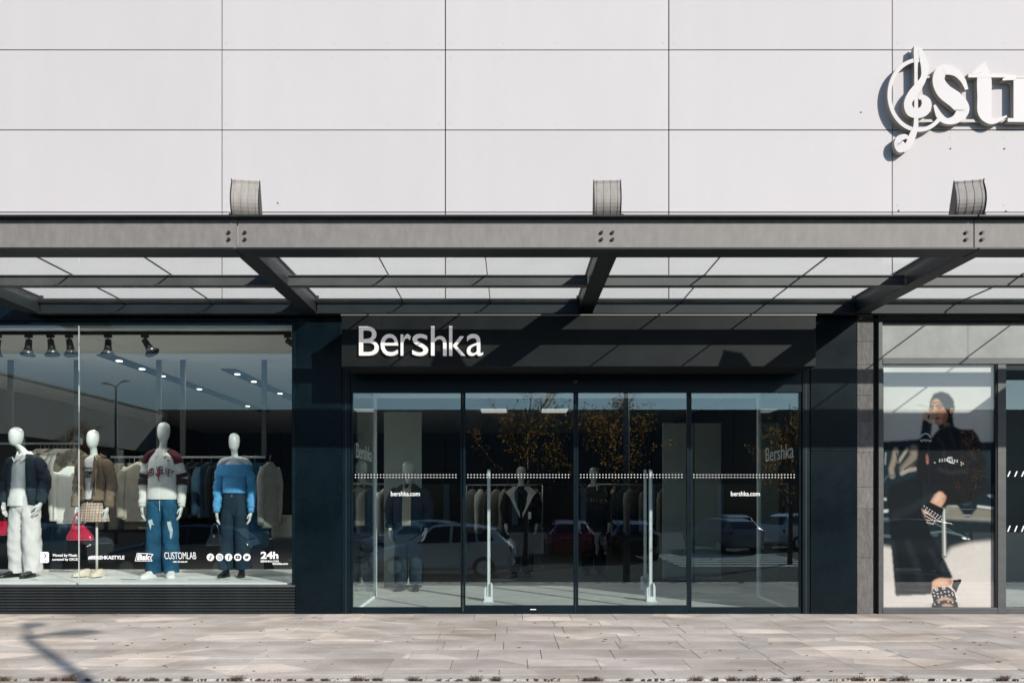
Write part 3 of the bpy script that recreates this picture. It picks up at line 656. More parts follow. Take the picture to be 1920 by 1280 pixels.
for s_ in (-1, 1):
    lp = part('lapel', MB().add([(s_ * .05, -.150, 1.10), (s_ * .075, -.10, 1.545), (s_ * .15, -.135, 1.44), (s_ * .138, -.142, 1.39), (s_ * .165, -.138, 1.365), (s_ * .10, -.165, 1.17)], [(0, 1, 2, 3, 4, 5)]), F_BROWN, t, local=True, solid=.008)
    sleeve(F_BROWN, t, s_, (.19, 0, 1.45), (.25, .03, 1.18), (.235, -.03, .89), (.075, .07, .062), .012, seed=2)
    part('hand', hand(s_, (s_ * .228, -.04, .87), (-.1 * s_, -.15, -1), .92), M_MANN, t, True, local=True)
    part('epaulette', MB().tube([(s_ * .1, -.02, 1.555), (s_ * .2, -.02, 1.515)], [(.018, .006), (.018, .006)], 8, 1), F_BROWN, t, True, local=True)
M_ZIP = mat('zip_metal', (.55, .53, .48), .35, .8)
part('zip', MB().tube([(.118, -.146, 1.06), (.135, -.15, 1.2), (.14, -.148, 1.36)], [.005] * 3, 6, 3), M_ZIP, t, True, local=True)
part('zip', MB().tube([(-.12, -.146, 1.24), (-.085, -.152, 1.11)], [.005] * 2, 6, 1), M_ZIP, t, True, local=True)
part('waist_belt', MB().loft([(.945, 0, 0, .148, .11), (.965, 0, 0, .147, .11)], 28, 1), L_BLACK, t, True, local=True)
# plaid skirt: a tartan of woven bands
mp_ = F_PLAID; n_ = mp_.node_tree.nodes; l_ = mp_.node_tree.links
tcn = n_.new('ShaderNodeTexCoord'); cur = n_['Principled BSDF'].inputs['Base Color'].links[0].from_socket
for ax, sc_ in (('X', 9), ('Z', 9)):
    wv = n_.new('ShaderNodeTexWave'); wv.wave_type = 'BANDS'; wv.bands_direction = ax; wv.inputs['Scale'].default_value = sc_; l_.new(tcn.outputs['Object'], wv.inputs[0])
    rp = n_.new('ShaderNodeValToRGB'); l_.new(wv.outputs['Fac'], rp.inputs[0]); rp.color_ramp.elements[0].position = .1; rp.color_ramp.elements[0].color = (.62, .55, .5, 1); rp.color_ramp.elements[1].position = .3; rp.color_ramp.elements[1].color = (1, 1, 1, 1)
    mx = n_.new('ShaderNodeMix'); mx.data_type = 'RGBA'; mx.blend_type = 'MULTIPLY'; mx.inputs[0].default_value = 1; l_.new(cur, mx.inputs[6]); l_.new(rp.outputs[0], mx.inputs[7]); cur = mx.outputs[2]
l_.new(cur, n_['Principled BSDF'].inputs['Base Color'])
part('skirt', MB().loft([(.70, 0, 0, .21, .15), (.8, 0, 0, .192, .14), (.9, 0, 0, .165, .122), (.955, 0, 0, .146, .108)], 96, 3, pleat=16, pa=.07, e=2.1), F_PLAID, t, True, local=True)
part('pole', MB().tube([(.03, .02, .02), (.03, .02, .9)], [.016, .016], 12, 1), mat('cream_pole', (.55, .53, .47), .4), t, True, local=True)
part('base_plate', MB().tube([(.03, .02, .001), (.03, .02, .012)], [(.15, .12), (.15, .12)], 28, 1), mat('cream_pole', (.55, .53, .47)), t, local=True)
part('print', text_fit('Cherry', -.075, .06, 1.355, 1.40, -.128, -.118, .01, .2), M_BLACK, t, local=True)
part('print', text_fit('Gal', -.04, .06, 1.305, 1.35, -.126, -.116, .01, .2), M_BLACK, t, local=True)
part('print', MB().ring_y(-.03, 1.275, .014, .02, -.122, -.113, 16).ring_y(.01, 1.28, .014, .02, -.122, -.113, 16), M_BLACK, t, local=True)
shoe(-.10, -.03, .013, -22, S_CREAM, S_CREAM, t, .25, .056); shoe(.11, -.03, .013, 4, S_CREAM, S_CREAM, t, .25, .056)
# 3: rugby sweatshirt, blue jeans
t = thing('mannequin', 'tall white mannequin in cream sweatshirt with maroon shoulders and blue jeans', 'mannequin', (X(305, MY), MY, PLZ), R(7))
part('body', body_mesh(1.966, False, 0.02, -.02), M_MANN, t, True, local=True)
part('sweatshirt', MB().loft([(.985, 0, 0, .192, .135), (1.0, 0, 0, .198, .14), (1.15, 0, 0, .193, .135), (1.35, 0, 0, .192, .135), (1.48, 0, 0, .185, .12), (1.56, 0, 0, .14, .092), (1.62, 0, 0, .075, .072)], 32, 5, wr=.007), F_CREAM, t, True, local=True)
for s_ in (-1, 1):
    sleeve(F_CREAM, t, s_, (.19, 0, 1.5), (.252, .03, 1.25), (.262, -.03, .93), (.072, .064, .05), .008)
    part('shoulder_panel', MB().tube([(s_ * .085, 0, 1.60), (s_ * .14, 0, 1.565), (s_ * .187, 0, 1.51), (s_ * .21, .003, 1.44)], [(.035, .075), (.05, .088), (.066, .086), (.076, .08)], 16, 4), F_MAROON, t, True, local=True)
    for za, zb_, mm in ((1.315, 1.262, F_MAROON if s_ > 0 else F_STRIPE), (1.238, 1.165, F_STRIPE)):
        def ap(z): k = (1.5 - z) / .25; return (s_ * (.19 + .062 * min(1, k)), .03 * min(1, k), z) if z > 1.25 else (s_ * (.252 + .01 * (1.25 - z) / .32), .03 - .06 * (1.25 - z) / .32, z)
        part('stripe', MB().tube([ap(za), ap((za + zb_) / 2), ap(zb_)], [(.078, .081), (.077, .080), (.075, .078)], 18, 2), mm, t, True, local=True)
    part('cuff', MB().tube([(s_ * .262, -.028, .945), (s_ * .262, -.034, .89)], [.05, .045], 14, 1), F_CREAM, t, True, local=True)
    part('hand', hand(s_, (s_ * .262, -.036, .885), (-.08 * s_, -.15, -1), 1.0), M_MANN, t, True, local=True)
collar(F_CREAM, t, 1.60, .1, .085, .10, -.06)
part('placket', box(-.012, .012, -.137, -.12, 1.43, 1.56).moved(Matrix.Translation((0, .008, 0)) @ Matrix.Rotation(-.12, 4, 'X') @ Matrix.Translation((0, .18, 0))), F_CREAM, t, bevel=.002, local=True)
lt = 'RED VELVET'
for i, ch in enumerate(lt):
    if ch == ' ': continue
    u = (i - 4.5) / 4.5; a = -u * .2; x_ = u * .158; z_ = 1.355 - .055 * u * u; yy = -.146 + .05 * abs(u) ** 2.2
    part('print_letter', text_fit(ch, -.0165, .0165, -.046, .046, -.004, .004, .014).moved(Matrix.Translation((x_, yy, z_)) @ Matrix.Rotation(u * .32, 4, 'Z') @ Matrix.Rotation(-a, 4, 'Y')), mat('print_red', (.12, .02, .025), .7), t, local=True)
part('rose', MB().loft([(1.268, 0, 0, .012, .004), (1.285, 0, 0, .026, .006), (1.31, 0, 0, .026, .006), (1.322, 0, 0, .014, .004)], 12, 2).moved(Matrix.Translation((-.012, -.148, 0))), mat('rose_red', (.30, .01, .02), .7), t, True, local=True)
part('rose_stem', MB().stroke_y([(-.012, 1.27, .006), (-.008, 1.24, .006), (0, 1.215, .005)], -.150, -.143, 2).prism_y([(-.04, 1.29), (-.03, 1.31), (-.05, 1.315)], -.15, -.143), mat('stem_green', (.02, .05, .03), .8), t, local=True)
part('badge', MB().disc_y(.115, 1.475, .022, .022, -.131, -.118, 16), F_WHITE, t, local=True); part('badge_mark', box(.10, .13, -.134, -.1312, 1.468, 1.482), M_BLACK, t, local=True)
legs(F_JEAN, t, (.094, .9), (.108, .52), (.115, .055), ((.105, .125), (.105, .118), (.108, .128)), .012)
M_BLEACH = mat('bleach_print', (.42, .48, .5), .8, 0, .2, 20)
part('leg_print', MB().prism_y([(.10, .70), (.15, .71), (.155, .66), (.175, .60), (.16, .50), (.13, .47), (.14, .56), (.115, .62)], -.131, -.115), M_BLEACH, t, local=True)
part('leg_print', MB().prism_y([(-.15, .72), (-.10, .735), (-.075, .66), (-.10, .67), (-.12, .60)], -.132, -.118), M_BLEACH, t, local=True)
part('seam_thread', MB().stroke_y([(.0, .97, .006), (.0, .84, .005)], -.135, -.12, 2), M_BLEACH, t, local=True)
o = shoe(-.13, -.07, 0, -16, S_WHITE, S_WHITE, t, .3, .058); o2 = shoe(.14, -.07, 0, 12, S_WHITE, S_WHITE, t, .3, .058)
for s_, dx in ((-1, -.145), (1, .165)): part('shoe_stripe', MB().tube([(dx - .03, -.125, .074), (dx + .03, -.12, .076)], [(.012, .006)] * 2, 8, 1), mat('tan_leather', (.25, .17, .1), .6), t, True, local=True)
# 4: blue off-shoulder knit, ink jeans
t = thing('mannequin', 'white mannequin in bright blue off-shoulder sweater and dark jeans', 'mannequin', (X(440, MY), MY, PLZ), R(3))
part('body', body_mesh(1.83, True, 0, -.02), M_MANN, t, True, local=True)
part('shoulders', MB().tube([(-.2, 0, 1.40), (-.16, 0, 1.455), (-.06, .005, 1.485), (.06, .005, 1.485), (.16, 0, 1.455), (.2, 0, 1.40)], [(.05, .05), (.05, .052), (.045, .055), (.045, .055), (.05, .052), (.05, .05)], 14, 4), M_MANN, t, True, local=True)
part('waist', MB().loft([(.97, 0, 0, .12, .09), (1.1, 0, 0, .118, .09)], 20, 2), M_MANN, t, True, local=True)
part('sweater', MB().loft([(1.065, 0, 0, .158, .115), (1.085, 0, 0, .16, .12), (1.2, 0, 0, .155, .12), (1.3, 0, 0, .165, .125), (1.4, 0, 0, .175, .115)], 30, 5, wr=.008), F_BLUE, t, True, local=True)
part('sweater_cuff', MB().loft([(1.275, 0, 0, .238, .128), (1.30, 0, 0, .246, .138), (1.36, 0, 0, .246, .138), (1.415, 0, 0, .236, .128), (1.42, 0, 0, .226, .12), (1.35, 0, 0, .2, .11)], 120, 3, pleat=60, pa=.022, cap=False), F_BLUE, t, True, local=True, solid=.008)
for s_ in (-1, 1):
    sleeve(F_BLUE, t, s_, (.2, 0, 1.33), (.235, .02, 1.1), (.235, -.03, .88), (.068, .062, .05), .014)
    part('ribbed_cuff', MB().tube([(s_ * .235, -.03, .895), (s_ * .235, -.035, .82)], [.048, .044], 14, 1), F_BLUE, t, True, local=True)
    part('hand', hand(s_, (s_ * .234, -.036, .815), (-.1 * s_, -.12, -1), .9), M_MANN, t, True, local=True)
legs(F_DJEAN, t, (.08, .82), (.10, .5), (.115, .10), ((.095, .1), (.09, .095), (.115, .12)), .008, top=1.06, wx=.155, wy=.11)
part('button', MB().disc_y(-.005, 1.03, .011, .011, -.118, -.104, 12), M_ZIP, t, local=True)
part('belt_line', MB().loft([(1.008, 0, 0, .152, .109), (1.012, 0, 0, .152, .109)], 26, 1), mat('denim_thread', (.05, .07, .09), .8), t, local=True)
shoe(-.11, -.04, 0, -10, L_BLACK, L_BLACK, t, .25, .046, .05); shoe(.11, -.04, 0, 12, L_BLACK, L_BLACK, t, .25, .046, .05)

for o in list(bpy.data.objects):
    if o.parent is None and o.name.startswith('mannequin'): o.scale = (.91, .95, 1)
# handbags held at the mannequins' hands
def handbag(label, loc, m, sc=1.0, rz=0):
    t = thing('handbag', label, 'handbag', loc, R(rz))
    def S(p): return tuple(c * sc for c in p)
    part('bag_body', MB().loft([(0, 0, 0, .15 * sc, .05 * sc), (.02 * sc, 0, 0, .17 * sc, .06 * sc), (.09 * sc, 0, 0, .14 * sc, .05 * sc), (.16 * sc, -.015 * sc, 0, .085 * sc, .032 * sc), (.185 * sc, -.02 * sc, 0, .07 * sc, .02 * sc)], 26, 4, wr=.006 * sc, e=2.6), m, t, True, local=True)
    part('handle', MB().tube([S((-.085, 0, .17)), S((-.075, 0, .27)), S((-.03, 0, .345)), S((.015, 0, .3)), S((.04, 0, .18))], [.011 * sc] * 5, 8, 5), m, t, True, local=True)
    part('buckle', MB().ring_y(-.02 * sc, .15 * sc, .012 * sc, .018 * sc, -.052 * sc, -.045 * sc, 14), M_ZIP, t, local=True)
    part('flap', MB().box(-.08 * sc, .05 * sc, -.05 * sc, -.04 * sc, .11 * sc, .19 * sc), m, t, bevel=.006, local=True)
handbag('glossy red handbag hanging from the hand of the brown-jacketed mannequin', (X(150, MY - .08), MY - .08, Z(1012, MY - .08)), L_RED, 1.0)
handbag('red handbag beside the pale trousers, cut by the window edge', (X(2, MY), MY + .02, Z(1003, MY)), L_RED, .95)
handbag('small black handbag hanging from the hand of the blue-sweatered mannequin', (X(406, MY - .06), MY - .06, Z(1022, MY - .06)), L_BLACK, .8)
# black puffer slung behind mannequin one
t = thing('black_jacket', 'black padded jacket hanging behind the denim jacket', 'jacket', (X(52, 1.5), 1.5, 1.2))
part('shell', MB().loft([(-.15, 0, 0, .28, .1), (.1, 0, 0, .3, .11), (.35, 0, 0, .29, .1), (.5, 0, 0, .22, .09), (.58, 0, 0, .1, .06)], 26, 4, wr=.02), F_BLACK, t, True, local=True)
part('hood', MB().loft([(.5, .03, 0, .12, .08), (.6, .03, 0, .14, .09), (.68, .03, 0, .09, .06)], 20, 3, wr=.015), F_BLACK, t, True, local=True)

# ================================================================== rails of clothes behind the display
RAILZ = EYE + .625
RY = 2.35
M_ROD = mat('rail_steel', (.30, .31, .31), .35, .5)
def rail(label, x0, x1, y, z, hang):
    t = thing('clothes_rail', label, 'clothes rail', ((x0 + x1) / 2, y, z))
    part('bar', box(x0, x1, y - .012, y + .012, z - .022, z + .008), M_ROD, t, bevel=.002)
    for hx in hang: part('hanging_rod', box(hx - .035, hx + .035, y - .02, y + .02, z + .009, 3.394), M_BLACK, t)
    part('end_stop', box(x1, x1 + .03, y - .012, y + .012, z - .022, z + .075), M_ROD, t)
rail('steel clothes rail hung on dark rods behind the sweatshirt and sweater mannequins', X(208, RY), X(494, RY), RY, RAILZ, (X(298, RY), X(343, RY), X(495.5, RY)))
rail('steel clothes rail with grey hoodies behind the denim jacket', X(-40, RY), X(150, RY), RY, RAILZ + .2, (X(144, RY), X(20, RY)))
gcount = {}
def garment(x, y, z, m, ln, wd, rz, label, kind='shirt', grp='clothes on the rails behind the display', th=.045):
    t = thing('hanging_garment', label, 'garment', (x, y, z - .02), R(rz), grp)
    part('hook', MB().tube([(0, 0, -.07), (0, 0, .0), (.012, 0, .032), (.03, 0, .02)], [.003] * 4, 6, 3), M_ROD, t, True, local=True)
    sd = x * 7
    if kind == 'skirt':
        part('cloth', MB().loft([(-ln - .1, 0, 0, wd * .62, th * 1.3), (-ln * .5 - .1, 0, 0, wd * .52, th), (-.12, 0, 0, wd * .4, th * .5), (-.1, 0, 0, wd * .38, th * .4)], 40, 4, wr=.012, seed=sd, pleat=10, pa=.09), m, t, True, local=True)
    else:
        part('cloth', MB().loft([(-ln - .08, 0, 0, wd * .5, th * .9), (-ln * .5 - .08, 0, 0, wd * .5, th), (-.2, 0, 0, wd * .5, th), (-.12, 0, 0, wd * .34, th * .9), (-.065, 0, 0, wd * .12, th * .8)], 28, 5, wr=.014, seed=sd), m, t, True, local=True)
        for s_ in (-1, 1):
            part('sleeve', MB().tube([(s_ * wd * .44, 0, -.15), (s_ * wd * .58, -.005, -.32), (s_ * wd * .6, -.01, -.55), (s_ * wd * .58, 0, -.08 - ln * .95)], [(.05, .04), (.062, .05), (.055, .045), (.045, .04)], 12, 5, True, .012, 8, 8, seed=sd + s_), m, t, True, local=True)
g0 = random.Random(5)
for i in range(9):
    garment(X(76 + i * 8, RY), RY, RAILZ + .2, (F_GREY, F_GREY, F_SAND, F_OLIVE, F_GREY, F_SAND, F_GREY, F_GREY, F_OLIVE)[i], .78 + g0.uniform(0, .1), .44, 62 + g0.uniform(-8, 8), 'grey and khaki hooded top on the rail behind the denim jacket')
for i in range(6):
    garment(X(216 + i * 9, RY), RY, RAILZ, (F_OLIVE, F_BLACK, F_OLIVE, F_OLIVE, F_BLACK, F_OLIVE)[i], .95, .42, 58 + g0.uniform(-8, 8), 'brown pleated garment on the rail beside the plaid skirt', 'skirt')
garment(X(264, RY - .15), RY - .15, RAILZ, F_SAND, .85, .42, 35, 'long sand coloured coat on the rail behind the sweatshirt', grp=None)
for i in range(5):
    garment(X(360 + i * 18, RY), RY, RAILZ, (F_BLACK, F_BLACK, F_NAVY, F_BLACK, F_BLACK)[i], .8, .42, 60 + g0.uniform(-12, 12), 'black top on the rail between the two jeans mannequins')
garment(X(478, RY - .1), RY - .1, RAILZ, F_JEAN, 1.2, .34, 30, 'long blue garment on the rail beside the blue sweater', 'skirt', None)
garment(X(506, RY - .05), RY - .05, RAILZ, F_GREY, .95, .34, 68, 'grey shirt at the end of the rail', grp=None)
# pale padded jacket at the arm of mannequin two
garment(X(133, 1.15), 1.15, Z(862, 1.15), F_CREAM, .74, .34, 20, 'pale fleece jacket hanging beside the brown jacket', grp=None)
garment(X(252, 1.2), 1.2, Z(858, 1.2), F_SAND, .72, .28, 30, 'beige top hanging beside the sweatshirt mannequin', grp=None)
for px, hh, mm, lb in ((40, .9, F_OLIVE, 'khaki trousers hung low behind the pale trousers'), (100, .95, F_NAVY, 'dark trousers hung low behind the red handbag'), (536, .35, F_SAND, 'folded sand garment on the low shelf at the window end')):
    tt = thing('hung_trousers' if hh > .5 else 'folded_garment', lb, 'garment', (X(px, 2.6), 2.6, .5 if hh > .5 else .75))
    part('cloth', MB().loft([(0, 0, 0, .2, .07), (hh * .5, 0, 0, .2, .08), (hh, 0, 0, .17, .05)], 28, 4, wr=.02, seed=px), mm, tt, True, local=True)
sh = thing('display_shelf', 'dark low shelf holding a folded garment at the window end', 'shelf', (X(530, 2.6), 2.6, .002))
part('board', box(X(500, 2.6), X(560, 2.6), 2.4, 2.85, .71, .745), M_FRAME, sh)
for px in (502, 556): part('leg', box(X(px, 2.6), X(px, 2.6) + .03, 2.42, 2.8, .003, .709), M_FRAME, sh)

# ceiling strips with downlights
M_LAMP = mat('lamp_glow', (.9, .88, .8), .4, emit=((1, .93, .8), 3.0))
for lb, x_, y0, y1, ys in (('dark recessed ceiling strip with a long line of downlights', -5.78, 1.9, 9.0, (2.3, 3.0, 3.7, 5.2, 7.8)), ('dark recessed ceiling strip with downlights nearest the entrance', -4.47, 3.1, 9.0, (3.5, 4.3, 5.8, 7.5))):
    t = thing('ceiling_strip', lb, 'ceiling light', (x_, y0, 3.394))
    part('channel', box(x_ - .12, x_ + .12, y0, y1, 3.376, 3.393), M_BLACK, t)
    for yy in ys: part('downlight', MB().tube([(x_, yy, 3.366), (x_, yy, 3.375)], [.045, .045], 14, 1), M_LAMP, t)
    for yy in ys[::2]:
        al = bpy.data.lights.new('downlight_lamp', 'AREA'); al.shape = 'DISK'; al.size = .09; al.energy = 16; al.color = (1, .93, .82)
        ao = bpy.data.objects.new('downlight_lamp', al); COL.objects.link(ao); ao.location = (x_, yy, 3.36)
for px, py in ((926, 771), (1040, 771)):
    al = bpy.data.lights.new('panel_lamp', 'AREA'); al.size = .5; al.energy = 4; al.color = (1, .96, .9)
    ao = bpy.data.objects.new('panel_lamp', al); COL.objects.link(ao); ao.location = (X(px, 6), 6, 3.36)
    yy = (EYE + 2.02 - EYE) * F / (935 - py) - CAMD
    tag(part('ceiling_panel_light', box(X(px, yy) - .29, X(px, yy) + .29, yy - .25, yy + .35, 3.37, 3.393), mat('panel_lamp', (.8, .8, .78), .5, emit=((1, .97, .9), .35))), 'small rectangular ceiling light seen through the sliding doors', 'ceiling light', 'ceiling lights beyond the doors')

# ================================================================== entrance
ent = thing('entrance_frame', 'dark metal entrance frame with two fixed glass side panels', 'door frame', (X(1080), 0, 0))
ez = Z(736)
part('jamb', box(X(641.5), X(657), -.02, .07, .003, 2.9), M_FRAME, ent, bevel=.003); part('jamb', box(X(1503.5), X(1517.5), -.02, .07, .003, 2.9), M_FRAME, ent, bevel=.003)
part('header', box(X(657.4), X(1503), -.012, .10, ez + .002, 2.9), M_FRAME, ent, bevel=.003)
part('jamb_groove', box(X(1509), X(1511), -.0225, -.0205, .003, 2.85), M_BLACK, ent); part('jamb_groove', box(X(648.5), X(650.5), -.0225, -.0205, .003, 2.85), M_BLACK, ent)
part('sensor', MB().tube([(X(1078), -.013, Z(714)), (X(1078), -.05, Z(715))], [(.04, .035), (.028, .022)], 14, 1), M_BLACK, ent, True)
tag(part('entrance_soffit', box(X(641.5), X(1517.5), -.5, -.05, 2.905 - .02, 2.92), M_BLACK) if False else part('header_infill', box(X(641.5), X(1517.5), -.01, .11, 2.902, 3.395), M_BLACK), 'black infill panel behind the sign board', 'panel')
def dots(parent, x0, x1, y):
    mb = MB(); n = int((x1 - x0) / .038)
    for i in range(n):
        xx = x0 + .03 + i * (x1 - x0 - .05) / n
        for py in (889.5, 894.5): mb.disc_y(xx, Z(py), .0066, .0066, y - .0016, y - .0006, 8)
    stuff(part('dot_band', mb, M_VINYL, parent))
def leaf(t, px0, px1, y, rail_h, st, name_txt=None):
    x0, x1 = X(px0), X(px1)
    part('bottom_rail', box(x0, x1, y - .022, y + .022, .006, rail_h), M_FRAME, t, bevel=.003)
    part('stile', box(x0, x0 + st, y - .02, y + .02, rail_h + .001, ez), M_FRAME, t, bevel=.002)
    part('stile', box(x1 - st, x1, y - .02, y + .02, rail_h + .001, ez), M_FRAME, t, bevel=.002)
    part('pane', box(x0 + st + .001, x1 - st - .001, y - .006, y + .006, rail_h + .001, ez - .001), M_GLASSD, t)
    dots(t, x0 + st, x1 - st, y - .006)
    if name_txt: part('lettering', text_fit('bershka.com', X(name_txt[0]), X(name_txt[1]), Z(929.5), Z(920.5), y - .0076, y - .0066, .012), M_VINYL, t)
leaf(ent, 657.5, 867.5, .02, Z(1138), .024, (732.5, 787)); leaf(ent, 1292.5, 1503, .02, Z(1138), .026, (1371, 1425.5))
for a, b, lb in ((868.5, 1079.3, 'sliding glass door leaf beside the single pedestal'), (1079.9, 1291.5, 'sliding glass door leaf before the twin pedestals')):
    t = thing('sliding_door', lb, 'door', (X((a + b) / 2), .0, 0), group=None); leaf(t, a, b, .0, Z(1134), .026)
part('maker_plate', box(X(994), X(1005), -.0245, -.0225, Z(1142), Z(1140.5)), M_WHITEPOST, ent)

# vestibule screens behind the doors
VY = 1.5
for s_, xx, lb in ((-1, X(657.5) + .02, 'glass vestibule screen with white post beside the dark column'), (1, X(1503) - .02, 'glass vestibule screen with white post before the slate pier')):
    t = thing('vestibule_screen', lb, 'glass screen', (xx, VY, .002))
    part('pane', box(xx - .005, xx + .005, .09, VY - .03, .035, 2.72), M_GLASSI, t)
    part('post', box(xx - .02, xx + .02, VY - .028, VY + .03, .004, 2.72), M_WHITEPOST, t, bevel=.002)
    part('floor_rail', box(xx - .014, xx + .014, .09, VY - .03, .004, .034), M_WHITEPOST, t)
    v, f = text_mb('Bershka', .006); a1 = max(p[0] for p in v); mb = MB()
    zz0, zz1 = (Z(860, .45), Z(832, .45)); y0_, y1_ = (.18, 1.22) if s_ < 0 else (1.22, .18)
    b0 = min(p[1] for p in v); b1 = max(p[1] for p in v)
    mb.add([(xx - s_ * (.0075 if p[2] > 0 else .006), y0_ + (y1_ - y0_) * p[0] / a1, zz0 + (p[1] - b0) / (b1 - b0) * (zz1 - zz0)) for p in v], f)
    part('lettering', mb, M_VINYL, t)
hb_ = tag(part('vestibule_header', box(X(657.5), X(1503), VY - .03, VY + .03, 2.722, 2.79), M_WHITEPOST), 'white header bar joining the two vestibule screens', 'header')
struct(part('vestibule_ceiling', box(X(650), X(1510), .125, VY + .05, 2.88, 2.92), M_CEIL))
# partitions deeper in the shop
M_PART = mat('partition_pale', (.30, .33, .30), .7, 0, .05, 2)
for px0, px1, y, pt, lb, mm in ((720, 790, 2.7, 772, 'pale partition panel behind the fixed door panel by the dark column', M_PART), (1243, 1300, 3.4, 793, 'pale partition panel behind the twin pedestals', M_PART), (1303, 1352, 3.4, 793, 'pale partition panel behind the fixed door panel by the slate pier', M_PART)):
    t = thing('partition', lb, 'partition', (X((px0 + px1) / 2, y), y, .003))
    part('board', box(X(px0, y), X(px1, y), y, y + .06, .04, Z(pt, y)), mm, t)
    part('foot', box(X(px0, y), X(px1, y), y - .03, y + .09, .003, .039), M_FRAME, t)

# security pedestals
def pedestal(px, py, label, rot=0):
    y = F * EYE / (py - 935) - CAMD; k = (y + CAMD) / F
    t = thing('security_pedestal', label, 'pedestal', (X(px, y), y, .003), R(rot))
    h = (py - 880) * k
    part('panel', box(-.016, .016, -.02, .02, .05, h), M_LIGHTSTEEL, t, bevel=.006, local=True)
    part('edge', box(.0165, .024, -.022, .022, .05, h - .01), M_LIGHTSTEEL, t, bevel=.002, local=True)
    part('base', MB().prism_y([(-.055, 0), (.06, 0), (.06, .19), (.04, .24), (.03, .24), (.03, .06), (-.03, .06), (-.03, .2), (-.055, .17)], -.06, .06), M_LIGHTSTEEL, t, bevel=.004, local=True)
    part('foot_plate', box(-.065, .07, -.14, .14, .0, .01), M_LIGHTSTEEL, t, local=True)
pedestal(916, 1126, 'single slim steel security pedestal inside the sliding door')
pedestal(1219, 1126, 'front one of twin slim steel security pedestals')
pedestal(1209, 1104, 'rear one of twin slim steel security pedestals')

# dark mannequins deeper in the shop
def inner_mannequin(px, y, hz, outfit, label, yaw=0):
    t = thing('mannequin', label, 'mannequin', (X(px, y), y, hz), R(yaw))
    part('body', body_mesh(1.9, False, 0, -.02), M_MANN, t, True, local=True)
    mm = F_BLACK if outfit != 'navy' else F_NAVY
    part('coat', MB().loft([(.72, 0, 0, .23, .15), (1.0, 0, 0, .225, .15), (1.3, 0, 0, .225, .145), (1.45, 0, 0, .22, .13), (1.52, 0, 0, .16, .1), (1.56, 0, 0, .085, .08)], 30, 4, wr=.012), mm, t, True, local=True)
    for s_ in (-1, 1):
        sleeve(mm, t, s_, (.21, 0, 1.45), (.29, .03, 1.2), (.27, -.04, .92), (.085, .078, .06), .01)
        part('hand', hand(s_, (s_ * .268, -.045, .89), (-.08 * s_, -.15, -1)), M_MANN, t, True, local=True)
    if outfit == 'lapel':
        for s_ in (-1, 1): part('lapel', MB().add([(s_ * .02, -.16, 1.02), (s_ * .06, -.09, 1.55), (s_ * .13, -.06, 1.56), (s_ * .27, -.11, 1.46), (s_ * .2, -.15, 1.38)], [(0, 1, 2, 3, 4)]), F_CREAM, t, local=True, solid=.012)
        part('tag', box(.12, .17, -.165, -.155, 1.0, 1.12), S_WHITE, t, local=True)
    elif outfit == 'print':
        for i, ch in enumerate('VALLE'): part('print_letter', text_fit(ch, -.02, .02, -.035, .035, -.004, .004, .01).moved(Matrix.Translation(((i - 2) * .055, -.150 + .01 * abs(i - 2), 1.33 - .008 * (i - 2) ** 2)) @ Matrix.Rotation((i - 2) * .1, 4, 'Z')), F_GREY, t, local=True)
        collar(F_WHITE, t, 1.56, .1, .09, .1, -.06)
    else:
        part('shirt_front', MB().prism_y([(-.06, .95), (.07, .95), (.075, 1.5), (-.05, 1.5)], -.165, -.15), F_SAND, t, bevel=.004, local=True)
        collar(F_SAND, t, 1.56, .1, .1, .11, -.07)
    legs(F_BLACK if outfit != 'navy' else F_DENIMK, t, (.09, .8), (.11, .5), (.115, .1), ((.1, .11), (.1, .105), (.1, .105)), .008)
    shoe(-.11, 0, 0, -10, L_BLACK, L_BLACK, t); shoe(.11, 0, 0, 10, L_BLACK, L_BLACK, t)
inner_mannequin(977, 4.3, .004, 'lapel', 'mannequin in black coat with wide cream lapels inside the doors')
inner_mannequin(1113, 4.6, .004, 'print', 'mannequin in black sweatshirt with grey arched print inside the doors')
inner_mannequin(766, 2.3, .004, 'navy', 'mannequin in dark jacket before the pale partition inside the doors', -6)

for lbr, lbg, x0, x1, y, mats_ in (('clothes rail deep inside the shop behind the cream-lapelled mannequin', 'garment on the deep rail behind the cream-lapelled mannequin', -.9, .6, 6.2, (F_GREY, F_SAND, F_OLIVE, F_CREAM)), ('clothes rail deep inside the shop behind the twin pedestals', 'garment on the deep rail behind the twin pedestals', 1.5, 3.0, 5.6, (F_SAND, F_NAVY, F_GREY, F_MAROON)), ('clothes rail deep inside behind the pale partition by the dark column', 'garment on the deep rail behind the pale partition', -3.4, -1.9, 5.2, (F_GREY, F_BLACK, F_CREAM, F_JEAN))):
    rl = thing('clothes_rail', lbr, 'clothes rail', ((x0 + x1) / 2, y, .003))
    part('bar', MB().tube([(x0, y, 1.62), (x1, y, 1.62)], [.014, .014], 10, 1), M_ROD, rl, True)
    for xx in (x0, x1): part('upright', MB().tube([(xx, y, .01), (xx, y, 1.62)], [.014, .014], 10, 1), M_ROD, rl, True); part('foot', box(xx - .02, xx + .02, y - .25, y + .25, .004, .03), M_ROD, rl)
    for i in range(9): garment(x0 + .12 + i * (x1 - x0 - .24) / 8, y, 1.62, mats_[(i * 3) % 4], .85, .42, 62 + g0.uniform(-12, 12), lbg, 'shirt', 'clothes on the rails deep in the shop')
